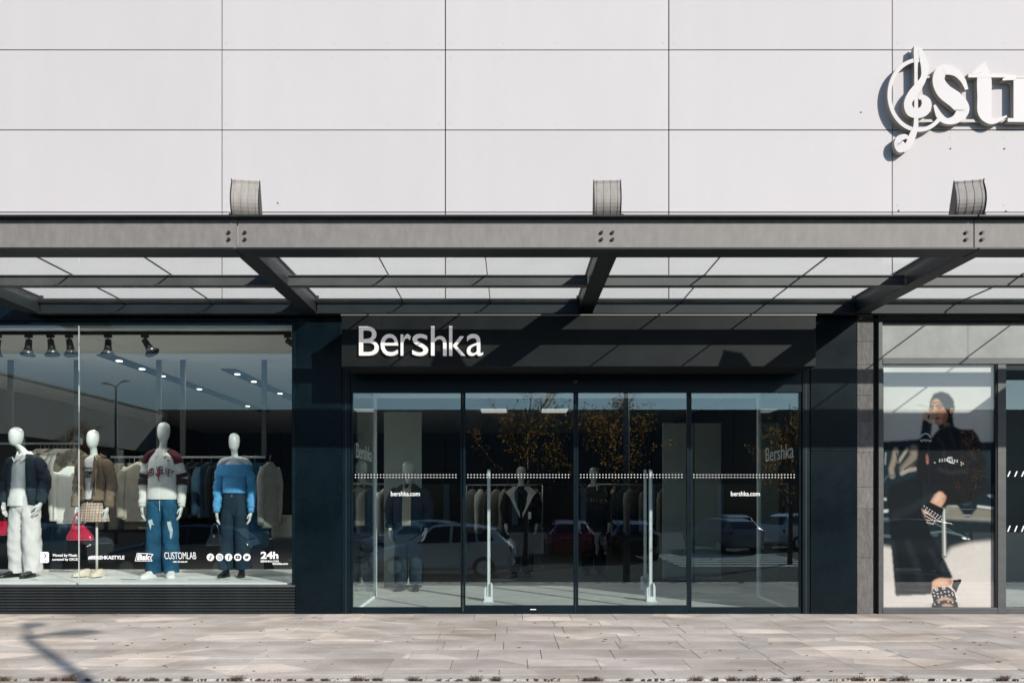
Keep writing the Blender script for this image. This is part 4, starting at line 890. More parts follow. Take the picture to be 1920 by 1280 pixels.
# ================================================================== poster window of the next shop
pw_ = thing('poster_window', 'grey framed window of the neighbouring shop with a large fashion poster', 'window', (X(1780), 0, 0))
M_FG = mat('worn_grey_frame', (.062, .067, .067), .45, .1, .15, 4, .03, 60, stretch=(1, 1, 3))
rgt = X(2120)
def fr(name, a, b, c, d, y0=-.03, y1=.06, m=M_FG): return part(name, box(X(a), X(b), y0, y1, Z(d), Z(c)), m, pw_, bevel=.003)
fr('stile', 1645.3, 1652.5, 590, 1151); fr('mullion', 1868, 1883.5, 683.6, 1151); fr('top_rail', 1653, 2120, 590, 602); fr('transom_bar', 1653, 2120, 671.5, 683); fr('bottom_rail', 1653, 1867.6, 1138, 1151); fr('bottom_rail', 1884, 2120, 1138, 1151, -.022)
fr('head_panel', 1884, 2120, 684, 712, -.01, .05, M_FRAME)
fr('inner_bead', 1652.8, 1655.5, 684, 1137.6, -.018, .02); fr('inner_bead', 1865, 1867.6, 684, 1137.6, -.018, .02, M_BLACK)
M_TRANS = mat('transom_board', (.31, .318, .31), .4, 0, .15, 3, .02, 40, spec=.2)
part('transom_panel', box(X(1653), X(1815.8), .012, .03, Z(671), Z(602.4)), M_TRANS, pw_); part('transom_panel', box(X(1816.4), X(2120), .012, .03, Z(671), Z(602.4)), M_TRANS, pw_)
M_GLASSP = glass('poster_glass', (.97, .985, .985), .052)
part('pane', box(X(1655.8), X(1864.8), -.004, .006, Z(1137.6), Z(684)), M_GLASSP, pw_)
part('pane', box(X(1884), X(2120), -.004, .006, Z(1137.6), Z(712.4)), M_GLASSD, pw_)
sb = MB()
for py0, py1 in ((883, 893), (985, 996)):
    for i in range(12):
        a = 1888 + i * 13; sb.prism_y([(X(a), Z(py1)), (X(a + 2.4), Z(py1)), (X(a + 6.6), Z(py0)), (X(a + 4.2), Z(py0))], -.0056, -.0046)
stuff(part('slash_band', sb, M_VINYL, pw_))
# the poster: flat print, inks laid a hair over one another
YP = .022
pos = thing('poster', 'fashion poster of a seated person in black with studded sandals', 'poster', (X(1760), YP, Z(1137)))
import numpy as np
part('sheet', box(X(1655.9), X(1864.7), YP, YP + .003, Z(1137.5), Z(684.2)), mat('poster_paper', (.5, .48, .45), .6), pos)
U0, U1, V0, V1 = 84., 1200., 20., 2440.                # drawing units of the print, 5.33 to a picture unit
NX, NY = 186, 404
gu, gv = np.meshgrid(np.linspace(U0, U1, NX), np.linspace(V0, V1, NY))
img = np.zeros((NY, NX, 3)); OFF = 1226.6
rng = np.random.RandomState(4)
def blur(m, r):
    for _ in range(2):
        for ax in (0, 1):
            k = int(max(1, r)); c = np.cumsum(np.pad(m, [(k + 1, k) if a == ax else (0, 0) for a in (0, 1)], mode='edge'), axis=ax)
            m = (np.take(c, range(2 * k + 1, c.shape[ax]), axis=ax) - np.take(c, range(0, c.shape[ax] - 2 * k - 1), axis=ax)) / (2 * k + 1)
    return m
def cloud(k): return blur(rng.rand(NY, NX), k)
def norm(m): return (m - m.min()) / (m.max() - m.min())
def lay(m, col):
    global img
    img = img * (1 - m[..., None]) + np.array(col) * m[..., None]
def poly(pts, col, soft=1, off=0., alpha=1.):
    m = np.zeros((NY, NX), bool); n = len(pts)
    for i in range(n):
        x1, y1 = pts[i]; x2, y2 = pts[(i + 1) % n]; y1 += off; y2 += off
        if y1 == y2: continue
        c = ((y1 > gv) != (y2 > gv)) & (gu < (x2 - x1) * (gv - y1) / (y2 - y1) + x1); m ^= c
    m = m.astype(float)
    if soft: m = blur(m, soft) if soft >= 1 else m
    lay(m * alpha, col); return m
def ell(cu, cv, ru, rv, col, rot=0., off=0., alpha=1., pw=1.):
    a = gu - cu; b = gv - cv - off; c, s_ = math.cos(rot), math.sin(rot); d = ((a * c + b * s_) / ru) ** 2 + ((b * c - a * s_) / rv) ** 2
    lay(np.clip(1.25 - d, 0, 1) ** pw * alpha, col)
def line(pts, wd, col, off=0., alpha=1.):
    m = np.full((NY, NX), 1e9)
    for (x1, y1), (x2, y2) in zip(pts[:-1], pts[1:]):
        y1 += off; y2 += off; L2 = max(1e-6, (x2 - x1) ** 2 + (y2 - y1) ** 2)
        t_ = np.clip(((gu - x1) * (x2 - x1) + (gv - y1) * (y2 - y1)) / L2, 0, 1); m = np.minimum(m, np.hypot(gu - x1 - t_ * (x2 - x1), gv - y1 - t_ * (y2 - y1)))
    lay(np.clip(1.5 - m / wd, 0, 1) * alpha, col)
# wall of the studio
img[:] = (.60, .58, .535); img *= (1 + .22 * (norm(cloud(22)) - .5) + .08 * (norm(cloud(4)) - .5))[..., None]
img *= (1.1 - .28 * np.clip((gv - 420) / 400, 0, 1))[..., None]
# floor
fl = poly([(84, 540), (1200, 540), (1200, 1214), (84, 1214)], (.66, .59, .545), 3, OFF)
img *= (1 - fl * (.10 * (norm(cloud(2)) - .2) + .12 * (norm(cloud(14)) - .5)))[..., None]
# glossy dark couch
poly([(84, 786), (260, 778), (440, 762), (640, 775), (1062, 794), (1170, 794), (1200, 768), (1200, 1560), (1030, 1470), (880, 1430), (720, 1410), (700, 1790), (84, 1800)], (.008, .020, .027), 1)
poly([(84, 330), (700, 320), (1200, 345), (1200, 545), (940, 570), (760, 620), (690, 720), (84, 600)], (.010, .019, .023), 3, OFF)
poly([(720, 200), (1200, 240), (1200, 335), (690, 325)], (.20, .19, .15), 2, OFF); lay(fl * 0, (0, 0, 0))
poly([(690, 150), (820, 190), (870, 260), (900, 310), (950, 318), (1000, 250), (1050, 195), (1200, 130), (1200, -60), (690, -60)], (.006, .014, .020), 1, OFF)
for p_, w_, c_, a_ in (([(110, 900), (105, 1010)], 9, (.35, .33, .3), .6), ([(210, 870), (195, 960), (165, 1060), (175, 1130)], 26, (.34, .27, .20), .75), ([(240, 990), (300, 900), (325, 860)], 16, (.36, .31, .24), .8), ([(390, 860), (395, 930), (350, 990), (290, 1060)], 38, (.30, .25, .19), .7), ([(270, 1105), (330, 1075), (405, 1060)], 20, (.42, .33, .27), .8), ([(300, 1065), (420, 975)], 7, (.01, .02, .02), .9), ([(215, 900), (240, 1000), (230, 1080)], 8, (.02, .03, .03), .8), ([(84, 1180), (130, 1130), (200, 1120)], 12, (.06, .10, .11), .6)):
    line(p_, w_, c_, 0, a_)
for p_, w_, a_ in (([(84, 330), (300, 318), (500, 328), (660, 335)], 9, .6), ([(84, 345), (400, 350)], 14, .3), ([(330, 462), (560, 470), (700, 455), (850, 490), (950, 540)], 10, .6), ([(400, 480), (620, 492)], 16, .3), ([(84, 500), (200, 510), (320, 555)], 16, .5), ([(720, 425), (800, 470)], 5, .5), ([(600, 375), (670, 410)], 6, .6)):
    line(p_, w_, (.16, .20, .21), OFF, a_)
ell(895, 525, 26, 13, (.9, .92, .92), .2, OFF, .9, 1.5); ell(295, 545, 24, 12, (.7, .72, .75), .3, OFF, .9, 1.5)
ell(910, 150, 60, 55, (.05, .07, .085), 0, OFF, .8); line([(850, 235), (980, 235)], 4, (.10, .13, .14), OFF); line([(890, 295), (955, 297)], 7, (.25, .26, .25), OFF)
ell(1165, 105, 45, 18, (.35, .40, .42), .2, OFF, .6); ell(780, 160, 28, 10, (.55, .55, .52), .3, OFF, .8); ell(105, 135, 22, 20, (.55, .56, .56), 0, OFF, .7)
line([(1035, 207), (1200, 228)], 13, (.50, .49, .45), OFF); line([(440, 180), (560, 150)], 9, (.6, .6, .6), OFF); line([(84, 256), (134, 250)], 16, (.55, .55, .54), OFF)
# hair, head, face
poly([(548, 480), (552, 380), (590, 310), (670, 284), (740, 310), (788, 375), (800, 450), (780, 520), (795, 650), (640, 660), (600, 500)], (.012, .012, .013), 1)
for k in range(14): line([(600 + k * 13, 300 + abs(k - 6) * 6), (640 + k * 11, 360), (690 + k * 7, 430)], 3, (.04, .037, .035), 0, .5)
poly([(690, 585), (742, 600), (765, 650), (690, 655)], (.20, .095, .06), 1)
poly([(560, 420), (575, 378), (600, 360), (632, 358), (672, 412), (702, 465), (728, 515), (720, 562), (694, 598), (652, 617), (620, 606), (585, 565), (562, 505)], (.50, .255, .16), 1)
ell(590, 470, 40, 70, (.62, .36, .25), .1, 0, .7); ell(700, 555, 30, 60, (.26, .09, .04), .35, 0, .75); ell(665, 500, 36, 40, (.58, .27, .14), 0, 0, .6); ell(620, 600, 30, 18, (.30, .12, .07), 0, 0, .6); ell(625, 385, 36, 22, (.60, .36, .26), .5, 0, .6)
line([(556, 436), (590, 430)], 6, (.06, .03, .02)); line([(612, 434), (645, 421), (678, 434)], 6, (.06, .03, .02)); ell(576, 456, 18, 9, (.30, .16, .12), 0, 0, .9); ell(645, 453, 25, 10, (.30, .16, .12), 0, 0, .9)
ell(578, 456, 9, 7, (.03, .02, .02)); ell(643, 453, 10, 8, (.03, .02, .02)); line([(622, 450), (645, 443), (668, 452)], 3, (.03, .02, .02)); line([(560, 452), (578, 446), (592, 455)], 3, (.03, .02, .02))
ell(600, 490, 9, 40, (.68, .42, .30), -.15, 0, .7); ell(612, 520, 14, 7, (.22, .08, .05), 0, 0, .8); ell(592, 522, 7, 5, (.18, .06, .04))
ell(626, 550, 33, 11, (.28, .05, .045), -.05); ell(624, 566, 24, 11, (.40, .10, .085), -.05); line([(595, 556), (655, 552)], 3, (.09, .02, .02))
ell(768, 478, 18, 34, (.50, .26, .17), .2); ell(770, 480, 8, 20, (.28, .11, .07), .2)
# sweater, arm, hand
poly([(600, 705), (650, 652), (740, 628), (800, 635), (835, 655), (900, 668), (985, 668), (1025, 720), (1065, 800), (1110, 1000), (1120, 1270), (940, 1400), (700, 1430), (420, 1400), (410, 1200), (430, 900), (450, 820), (560, 760)], (.0075, .0085, .0105), 1)
for p_, w_ in (([(850, 690), (960, 690), (1010, 740)], 10), ([(700, 660), (760, 650)], 8), ([(640, 760), (700, 850), (690, 930)], 16), ([(900, 760), (950, 880), (1000, 960)], 18), ([(760, 700), (800, 840)], 14), ([(640, 1060), (760, 1100), (900, 1080)], 22)): line(p_, w_, (.022, .026, .030), 0, .7)
poly([(478, 575), (500, 560), (555, 600), (575, 600), (562, 720), (562, 815), (440, 815), (455, 740)], (.006, .007, .009), 1); line([(500, 600), (490, 700)], 12, (.02, .022, .025), 0, .7)
ell(525, 960, 18, 55, (.34, .15, .11), -.1, 0, .7); ell(525, 995, 14, 22, (.42, .17, .15), 0, 0, .6)
poly([(478, 570), (480, 510), (505, 490), (550, 492), (560, 510), (595, 525), (598, 565), (570, 575), (560, 608), (530, 572)], (.54, .31, .22), 1)
ell(540, 540, 14, 28, (.02, .014, .012), .2); line([(562, 520), (570, 570)], 3, (.25, .11, .08)); line([(580, 525), (585, 565)], 3, (.28, .12, .08)); ell(495, 520, 10, 36, (.66, .42, .32), .2, 0, .7); ell(545, 500, 18, 9, (.64, .4, .3), .3, 0, .7)
line([(462, 738), (480, 716), (510, 706), (538, 716), (556, 742)], 6, (.62, .63, .63)); line([(458, 775), (480, 770), (505, 768), (530, 772), (560, 780)], 4, (.55, .56, .56))
def stud(pts, off=0., r_=8, col=(.80, .80, .80)):
    for u, v in pts: ell(u, v, r_, r_, col, 0, off, 1, 1.2)
stud([(460 + i * 13, 778 + 8 * math.sin(i * 2)) for i in range(9)], 0, 6)
line([(720, 968), (738, 945), (772, 946)], 5, (.75, .75, .74)); line([(722, 972), (750, 994), (792, 1002)], 5, (.75, .75, .74)); stud([(650 + i * 25, 968 - 7 * math.sin(i * .6)) for i in range(8)] + [(650 + i * 25, 984 - 5 * math.sin(i * .6)) for i in range(8)] + [(865, 995), (885, 1008), (865, 1020), (600, 997)], 0, 7)
for k in range(60): ell(680 + rng.rand() * 420, 840 + rng.rand() * 330, 3 + rng.rand() * 6, 3 + rng.rand() * 4, (.05, .035, .022), 0, 0, .5)
# trousers
poly([(120, 90), (150, 0), (420, -90), (640, 20), (600, 160), (520, 330), (560, 480), (610, 570), (690, 720), (780, 915), (765, 930), (650, 925), (585, 955), (570, 1085), (215, 1100), (205, 1080), (165, 590)], (.0065, .010, .0135), 1, OFF)
for p_, w_, a_ in (([(180, 560), (230, 900), (240, 1080)], 20, .5), ([(330, 560), (420, 800), (480, 1050)], 34, .5), ([(205, 865), (520, 880), (700, 905)], 10, .5), ([(560, 640), (650, 820), (740, 915)], 24, .5), ([(200, 300), (420, 200), (560, 120)], 40, .5)): line(p_, w_, (.020, .028, .034), OFF, a_)
line([(690, 240), (698, 705)], 19, (.28, .275, .25), OFF); line([(694, 240), (702, 700)], 6, (.68, .67, .62), OFF); ell(697, 708, 18, 6, (.02, .02, .02), 0, OFF)
# feet and studded sandals
poly([(555, 165), (600, 90), (640, 58), (675, 62), (715, 115), (700, 160), (660, 218)], (.62, .36, .25), 1, OFF); ell(630, 120, 24, 60, (.74, .48, .36), .5, OFF, .7); ell(695, 130, 14, 45, (.38, .18, .11), .4, OFF, .6)
poly([(470, 235), (490, 228), (610, 325), (600, 378), (540, 382), (505, 320)], (.58, .34, .25), 1, OFF); ell(520, 275, 14, 40, (.70, .46, .35), -.7, OFF, .7)
poly([(475, 215), (545, 165), (690, 235), (655, 345), (610, 330), (540, 265), (490, 240)], (.01, .01, .012), 0, OFF); poly([(490, 290), (520, 280), (605, 335), (592, 352), (510, 332)], (.01, .01, .012), 0, OFF); poly([(515, 350), (590, 352), (580, 388), (535, 382)], (.01, .01, .012), 0, OFF)
stud([(495 + i * 27 + j * 14, 205 + i * 17 + j * 34) for i in range(7) for j in range(3) if i + j < 8] + [(505 + i * 18, 300 + i * 10) for i in range(5)] + [(525 + i * 18, 366 + i * 5) for i in range(4)], OFF, 7)
poly([(578, 1032), (575, 965), (610, 935), (660, 922), (778, 935), (775, 970), (740, 1012)], (.62, .34, .22), 1, OFF); ell(660, 960, 70, 26, (.74, .46, .32), 0, OFF, .7); ell(755, 965, 22, 34, (.36, .15, .08), 0, OFF, .6)
poly([(785, 940), (862, 935), (868, 955), (835, 1010), (815, 1070), (770, 1010)], (.012, .014, .016), 0, OFF); ell(700, 1195, 190, 40, (.30, .25, .22), 0, OFF, .35)
poly([(568, 1080), (585, 1035), (620, 1015), (740, 1015), (795, 1060), (812, 1120), (835, 1214), (565, 1214), (585, 1150)], (.01, .01, .012), 0, OFF); poly([(612, 1150), (650, 1125), (710, 1112), (775, 1132), (788, 1152), (700, 1138), (640, 1152)], (.62, .36, .26), 1, OFF); poly([(670, 1190), (720, 1178), (785, 1193), (782, 1206), (680, 1206)], (.60, .35, .26), 1, OFF)
stud([(590 + i * 37, 1068 + 12 * math.sin(i * 1.3)) for i in range(6)] + [(598 + i * 37, 1100 + 10 * math.sin(i)) for i in range(6)] + [(575, 1130), (580, 1160), (815, 1150), (820, 1110), (640, 1165), (735, 1158), (780, 1165), (600, 1185)], OFF, 8)
for cu_, cv_ in ((618, 1035), (690, 1020)): ell(cu_, cv_, 19, 19, (.8, .8, .8), 0, OFF, 1, 1.4); ell(cu_, cv_, 10, 10, (.05, .04, .04), 0, OFF, 1, 1.4)
img *= (1 + .06 * (rng.rand(NY, NX) - .5))[..., None]
img = np.clip(img, .002, .9)
px_ = X(1640, YP) + (gu / 5.332) * (YP + CAMD) / F; pz_ = Z(680, YP) - (gv / 5.333) * (YP + CAMD) / F
vv = np.stack([px_ - pos.location.x, np.full_like(px_, -.0015), pz_ - pos.location.z], -1).reshape(-1, 3)
idx = np.arange(NX * NY).reshape(NY, NX); fq = np.stack([idx[:-1, :-1], idx[1:, :-1], idx[1:, 1:], idx[:-1, 1:]], -1).reshape(-1, 4)
me = bpy.data.meshes.new('print'); me.from_pydata(vv.tolist(), [], fq.tolist()); me.update()
ca = me.color_attributes.new('print_ink', 'FLOAT_COLOR', 'POINT'); ca.data.foreach_set('color', np.concatenate([img.reshape(-1, 3), np.ones((NX * NY, 1))], 1).astype(np.float32).ravel())
m = mat('poster_print', (.5, .5, .5), .6, spec=.08); at_ = m.node_tree.nodes.new('ShaderNodeVertexColor'); at_.layer_name = 'print_ink'; m.node_tree.links.new(at_.outputs[0], m.node_tree.nodes['Principled BSDF'].inputs['Base Color'])
me.materials.append(m); link('print', me, pos)
# ================================================================== neighbouring shop behind the sliver of glass
struct(part('neighbour_wall', box(X(1868), 9.3, 3.2, 3.3, .003, 3.39), mat('neighbour_wall', (.12, .14, .14), .8, 0, .1, 2)))
tag(part('neighbour_blind', box(X(1650), X(1866), .05, .06, Z(1137), Z(690)), M_BLACK), 'black backing board behind the fashion poster', 'board')

# ================================================================== weeds in the kerb joint
M_WEED = mat('dry_weed', (.13, .095, .06), .9, 0, .5, 60)
wr_ = random.Random(21)
for px, sz_ in ((8, 1.1), (60, .5), (75, .8), (103, .8), (131, 1.5), (165, .5), (228, 1.0), (284, .8), (316, .6), (350, 1.0), (446, 1.4), (487, .4), (545, .4), (582, .6), (611, .5), (672, 1.1), (709, .8), (775, 1.0), (893, 1.1), (931, 1.0), (1099, .6), (1117, 1.0), (1180, .7), (1308, 1.1), (1342, .7), (1374, 1.0), (1412, 1.2), (1457, .9), (1498, 1.0), (1611, 1.0), (1656, .5), (1693, 1.2), (1747, .4), (1818, .5), (1882, 1.2)):
    y0 = -3.268; x0 = X(px, y0); mb = MB()
    for i in range(int(90 * sz_) + 20):
        a = wr_.uniform(0, 6.28); h = sz_ * wr_.uniform(.0, .028); d = sz_ * wr_.uniform(.005, .04); bx, by = x0 + wr_.gauss(0, .018 * sz_), y0 + wr_.uniform(-.004, .004)
        p = Vector((bx, by, -.02)); q = p + Vector((math.cos(a) * d, math.sin(a) * d * .6 - .004, h + .018)); r_ = q + Vector((math.cos(a) * d * .8, math.sin(a) * d * .5, -h * wr_.uniform(0, .5)))
        sd = Vector((-math.sin(a), math.cos(a), 0)) * .0012
        mb.add([p - sd, p + sd, q + sd, q - sd, r_], [(0, 1, 2, 3), (3, 2, 4)])
    tag(part('weed_tuft', mb, M_WEED), 'small dry weed tuft growing in the joint of the pale kerb', 'weed', 'weeds in the kerb joint')

jd = MB()
for i in range(380):
    xx = wr_.uniform(-5.2, 5.2); k = noise.noise(Vector((xx * 3, 0, 0)))
    if k < -.12: continue
    r_ = wr_.uniform(.003, .011) * (1 + k); yy = -3.268 + wr_.gauss(0, .010); a = wr_.uniform(0, 6)
    jd.add([(xx + r_ * math.cos(a + j * 1.2566), yy + .7 * r_ * math.sin(a + j * 1.2566), .0025) for j in range(5)] + [(xx, yy, -.03)], [(0, 1, 2, 3, 4)] + [(j, (j + 1) % 5, 5) for j in range(5)])
stuff(tag(part('joint_dirt', jd, mat('joint_dirt', (.10, .075, .05), .95, 0, .4, 30)), 'crumbly brown dirt and moss along the kerb joint', 'dirt'))
# ================================================================== the car park and buildings opposite (mirrored in the glass)
GZ = -.9
M_OPP = mat('opposite_cladding', (.045, .05, .055), .75, 0, .15, .3); M_WING = mat('wing_render', (.30, .295, .28), .8, 0, .08, .3)
M_DGL = mat('dark_glazing', (.01, .013, .016), .15)
ob = thing('opposite_building', 'long dark flat-roofed shopping building across the car park, mirrored in the doors', 'building', (10, -60, GZ))
for i in range(26):
    x0 = -31 + i * 3.6; part('wall_panel', box(x0 + .03, x0 + 3.57, -60, -58.1, GZ + 3.6, 9.15 + .25 * math.sin(i * 2.1) * 0), M_OPP, ob)
part('shopfront', box(-31, 62, -60, -58.6, GZ, GZ + 3.58), M_DGL, ob)
for i in range(16): part('pier', box(-30 + i * 6, -29.5 + i * 6, -58.58, -58.2, GZ, GZ + 3.58), M_WING, ob)
part('roof', box(-31, 62.6, -75, -60.02, 8.6, 9.0), M_OPP, ob)
wb = thing('wing_building', 'pale rendered wing of the shopping centre with dark openings, mirrored in the display window', 'building', (-31, -38, GZ))
part('parapet', box(-34, -30, -57.9, -12, 5.2, 8.65), M_WING, wb); part('recess_wall', box(-34, -31.5, -57.9, -12, GZ, 5.19), M_DGL, wb)
for i in range(8): part('pier', box(-31.4, -30.1, -56.5 + i * 6, -55.6 + i * 6, GZ, 5.19), M_WING, wb)
part('coping', box(-34.1, -29.9, -57.9, -12, 8.66, 8.78), M_FRAMEG, wb)

def car(name, label, loc, rz, paint, tall=0.0):
    t = thing(name, label, 'car', (loc[0], loc[1], GZ), R(rz), 'cars in the car park opposite')
    mp = mat('paint_' + paint[0], paint[1], .25, 0, .03, 2, coat=.8)
    # stations: x, half width low, half width belt, half width top, bottom, belt, top
    st = [(-2.08, .60, .66, .55, .30, .55, .60), (-1.98, .74, .80, .66, .22, .62, .70), (-1.55, .82, .87, .72, .20, .74, .84), (-.95, .83, .88, .70, .20, .86, .97),
          (-.25, .83, .88, .60, .20, .92, 1.40), (.3, .83, .88, .60, .20, .93, 1.46), (1.0, .83, .88, .58, .20, .95, 1.43), (1.55, .83, .87, .56, .22, .98, 1.32), (1.95, .78, .82, .66, .25, .96, 1.02), (2.08, .66, .72, .58, .34, .80, .86)]
    v = []; n = 12
    for x, a, b, c, z0, z1, z2 in st:
        z1 += tall * .5; z2 += tall if z2 > 1.1 else tall * .4
        half = [(a * .9, z0), (a, z0 + .1), (b, (z0 + z1) / 2), (b * .985, z1), (c, z2 - .03), (c * .85, z2)]
        v += [(x, y, z) for y, z in half] + [(x, -y, z) for y, z in half[::-1]]
    f = [(i * n + j, i * n + (j + 1) % n, (i + 1) * n + (j + 1) % n, (i + 1) * n + j) for i in range(len(st) - 1) for j in range(n)] + [tuple(range(n)), tuple(range((len(st) - 1) * n, len(st) * n))]
    part('body', MB().add(v, f), mp, t, False, bevel=.03, local=True)
    gl = mat('car_glass', (.012, .016, .018), .06, coat=.3)
    tb = tall
    for s_ in (-1, 1):
        for q in ([(-.62, .95), (-.2, 1.35), (.28, 1.39), (.28, .97)], [(.36, .97), (.36, 1.39), (.95, 1.36), (1.05, .99)], [(1.12, 1.0), (1.02, 1.35), (1.35, 1.30), (1.55, 1.04)]):
            mb = MB(); vv = []
            for x, z in q:
                zz_ = z + tb * (.5 if z < 1.1 else 1); k = (z - .95) / .48; vv.append((x, s_ * (.885 - .27 * k), zz_))
            part('side_window', mb.add(vv + [(a, b - s_ * .05, c) for a, b, c in vv], [(0, 1, 2, 3), (4, 7, 6, 5)] + [(i, 4 + i, 4 + (i + 1) % 4, (i + 1) % 4) for i in range(4)]), gl, t, local=True)
        part('mirror', box(-.62, -.5, s_ * .98 - .07, s_ * .98 + .07, .98 + tb * .5, 1.09 + tb * .5), mp, t, bevel=.03, local=True)
        for wx in (-1.28, 1.27):
            w_ = part('wheel', MB().tube([(wx, s_ * .70, .31), (wx, s_ * .895, .31)], [.315, .315], 24, 1), mat('tyre', (.015, .015, .015), .85), t, True, local=True)
            part('rim', MB().tube([(wx, s_ * .88, .31), (wx, s_ * .902, .31)], [.21, .19], 20, 1), M_LIGHTSTEEL, w_, local=True)
        part('headlight', box(-2.03, -1.8, s_ * .68 - .13, s_ * .68 + .13, .58, .71), mat('lamp_lens', (.6, .62, .63), .1), t, bevel=.03, local=True)
        part('tail_light', box(1.9, 2.05, s_ * .68 - .1, s_ * .68 + .1, .72, .92), mat('tail_red', (.25, .01, .01), .2), t, bevel=.03, local=True)
    part('windscreen', MB().add([(-.93, -.62, 1.0 + tb * .45), (-.93, .62, 1.0 + tb * .45), (-.28, .54, 1.405 + tb), (-.28, -.54, 1.405 + tb)], [(0, 1, 2, 3)]), gl, t, local=True, solid=.012)
    part('rear_window', MB().add([(1.6, -.52, 1.31 + tb), (1.6, .52, 1.31 + tb), (1.93, .6, 1.06 + tb * .5), (1.93, -.6, 1.06 + tb * .5)], [(0, 1, 2, 3)]), gl, t, local=True, solid=.012)
    part('bumper', box(-2.13, -2.0, -.62, .62, .28, .46), mat('bumper_black', (.02, .02, .02), .6), t, bevel=.03, local=True)
WH = ('white', (.72, .73, .73)); GR = ('grey', (.22, .23, .24)); BK = ('black', (.012, .013, .015)); SI = ('silver', (.48, .49, .5)); RD = ('red', (.25, .015, .03)); BL = ('blue', (.02, .05, .12))
car('parked_car', 'white hatchback parked side-on opposite the doors', (-2.0, -13.6), 4, WH, .08)
car('parked_car', 'silver car parked behind the white hatchback', (-3.6, -20.5), 8, SI)
car('parked_car', 'red car parked between the young trees', (2.2, -21), 90, RD)
car('parked_car', 'black car parked left of the red one', (4.4, -20.5), 88, BK)
car('parked_car', 'grey car parked beyond the zebra crossing', (9.0, -24), 75, GR)
car('parked_car', 'silver car in the far row beside a blue one', (11.4, -31), 90, SI)
car('parked_car', 'blue car in the far row', (14.0, -31), 90, BL)
car('parked_car', 'white tall car in the far row', (13.2, -26.0), 150, WH, .15)
car('parked_car', 'black tall car parked near the zebra crossing', (11.6, -14.5), 10, BK, .2)
car('parked_car', 'dark blue car mirrored in the display window', (-9.6, -13.5), -5, BL, .05)
car('parked_car', 'grey car mirrored in the display window', (-14.6, -14.5), 3, GR, .05)
car('parked_car', 'black car mirrored in the poster glass', (19.2, -15), 170, BK, .05)

# street lamps
def lamp(label, x, y, h, yaw, grp=None, heads=((-.63, 0, .1), (.63, 0, .24))):
    t = thing('street_lamp', label, 'street lamp', (x, y, GZ), R(yaw), grp); m = mat('lamp_post_grey', (.16, .165, .17), .5, .3)
    part('post', MB().tube([(0, 0, 0), (0, 0, h * .5), (0, 0, h)], [.09, .075, .055], 12, 1), m, t, True, local=True)
    for dx, dy, up in heads:
        part('arm', MB().tube([(0, 0, h - .05), (dx * .25, dy * .25, h + up * .5), (dx * .5, dy * .5, h + up)], [.04, .032, .03], 10, 4), m, t, True, local=True)
        part('lamp_head', MB().tube([(dx * .35, dy * .35, h + up - .02), (dx * .6, dy * .6, h + up + .02), (dx * .85, dy * .85, h + up + .03), (dx * 1.08, dy * 1.08, h + up + .02)], [(.03, .03), (.055, .14), (.05, .15), (.02, .04)] if abs(dx) > abs(dy) else [(.03, .03), (.14, .055), (.15, .05), (.04, .02)], 14, 4), m, t, True, local=True)
tz = 5.7; tt_ = tz / .66
lamp('double-headed street lamp whose shadow falls on the paving', -4.85 + .89 * tt_, -1.4 - tt_, tz - GZ - .1, 0, None, ((.12, .30, .34), (.72, .06, .14)))
lamp('double-headed street lamp mirrored in the poster glass', 24.3, -35.8, 7.6, 10)
lamp('double-headed street lamp mirrored in the display window', -19.9, -29.6, 7.9, -8)

# autumn trees
m = bpy.data.materials.new('autumn_leaf'); m.use_nodes = True; n = m.node_tree.nodes; l = m.node_tree.links; n.remove(n['Principled BSDF'])
df = n.new('ShaderNodeBsdfDiffuse'); tl = n.new('ShaderNodeBsdfTranslucent'); mx = n.new('ShaderNodeMixShader'); mx.inputs[0].default_value = .7
tn = n.new('ShaderNodeTexNoise'); tn.inputs['Scale'].default_value = 5; tcn = n.new('ShaderNodeTexCoord'); l.new(tcn.outputs['Object'], tn.inputs[0])
rp = n.new('ShaderNodeValToRGB'); l.new(tn.outputs[0], rp.inputs[0]); rp.color_ramp.elements[0].position = .35; rp.color_ramp.elements[0].color = (.10, .05, .015, 1); rp.color_ramp.elements[1].position = .65; rp.color_ramp.elements[1].color = (.62, .32, .07, 1)
l.new(rp.outputs[0], df.inputs[0]); l.new(rp.outputs[0], tl.inputs[0]); l.new(df.outputs[0], mx.inputs[1]); l.new(tl.outputs[0], mx.inputs[2]); l.new(mx.outputs[0], n['Material Output'].inputs[0])
M_LEAF = m; M_BARK = mat('bark', (.06, .045, .035), .9, 0, .3, 10, .5, 30)
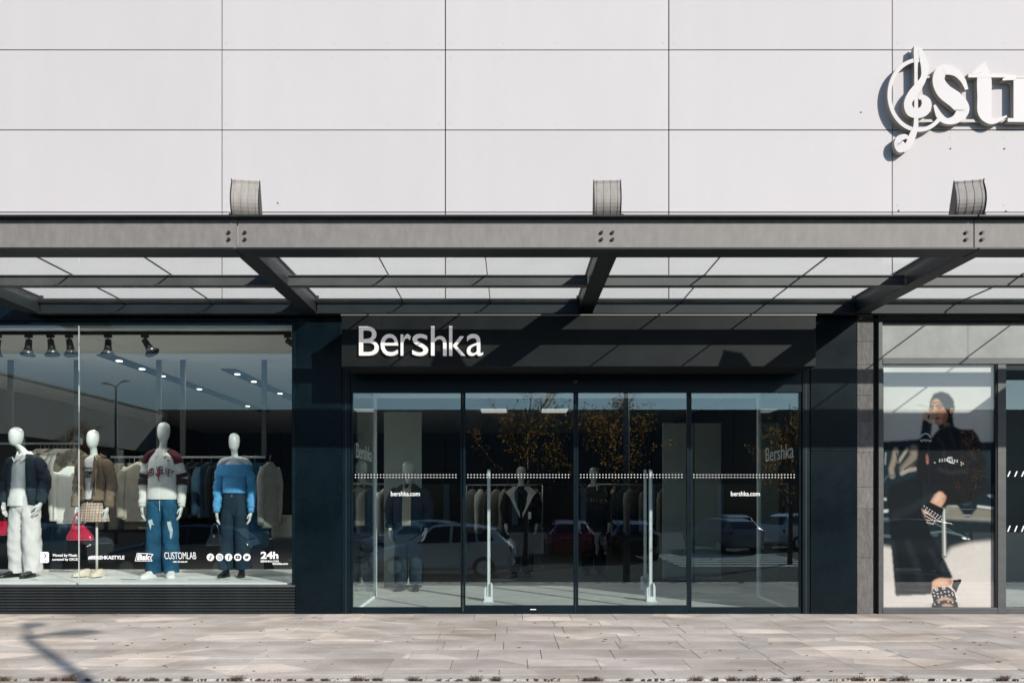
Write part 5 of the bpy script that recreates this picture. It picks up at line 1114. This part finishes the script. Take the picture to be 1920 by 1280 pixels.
def tree(label, x, y, h, spread, leaves, seed, dens=1.0):
    t = thing('young_tree', label, 'tree', (x, y, GZ)); q = random.Random(seed)
    tr = MB().tube([(0, 0, 0), (.03, 0, h * .3), (-.03, .02, h * .6), (0, 0, h * .95)], [.09, .07, .045, .012], 10, 4); tips = []
    for i in range(16):
        z = h * q.uniform(.32, .88); a = q.uniform(0, 6.28); ln = spread * (1.1 - z / h) * q.uniform(.8, 1.4) + .25
        p0 = Vector((0, 0, z)); p1 = p0 + Vector((math.cos(a) * ln * .5, math.sin(a) * ln * .5, ln * .45)); p2 = p0 + Vector((math.cos(a) * ln, math.sin(a) * ln, ln * 1.15))
        tr.tube([p0, p1, p2], [.034, .024, .009], 6, 3); tips.append((p0, p1, p2))
        for k in range(3):
            b = p1.lerp(p2, q.uniform(0, .9)); c = b + Vector((q.uniform(-1, 1), q.uniform(-1, 1), q.uniform(.1, 1))) * spread * .35; tr.tube([b, b.lerp(c, .5), c], [.013, .009, .005], 5, 2); tips.append((b, b.lerp(c, .5), c))
    part('trunk', tr, M_BARK, t, True, local=True)
    lb = MB()
    for i in range(int(leaves * dens)):
        p0, p1, p2 = q.choice(tips); f_ = q.random(); p = (p0.lerp(p1, f_ * 2) if f_ < .5 else p1.lerp(p2, f_ * 2 - 1)) + Vector((q.gauss(0, .11), q.gauss(0, .11), q.gauss(0, .1)))
        s_ = q.uniform(.03, .06); u = Vector((q.uniform(-1, 1), q.uniform(-1, 1), q.uniform(-1, 1))).normalized(); w_ = u.orthogonal().normalized()
        lb.add([p - u * s_, p + w_ * s_ * .6, p + u * s_, p - w_ * s_ * .6], [(0, 1, 2, 3)])
    stuff(part('crown', lb, M_LEAF, t, local=True))
tree('young autumn tree with orange leaves between the doors', .45, -17, 5.6, 2.2, 1500, 1)
tree('young autumn tree with orange leaves, leafier and wider', 3.4, -18, 5.7, 2.3, 1700, 2)
tree('young autumn tree mirrored near the fixed door panel', 9.6, -17.5, 5.8, 1.1, 1000, 3)
tree('small autumn tree before the wing building', -22, -29, 6.0, 1.0, 1800, 4)
tree('bare slim tree mirrored in the poster glass', 22.4, -28.5, 6.8, .6, 700, 5)
tree('broad autumn tree beyond the poster lamp', 41, -42, 7.5, 2.6, 3500, 6)
tree('small autumn tree in the far row of the car park', -27, -40, 7.5, 1.2, 1500, 7)
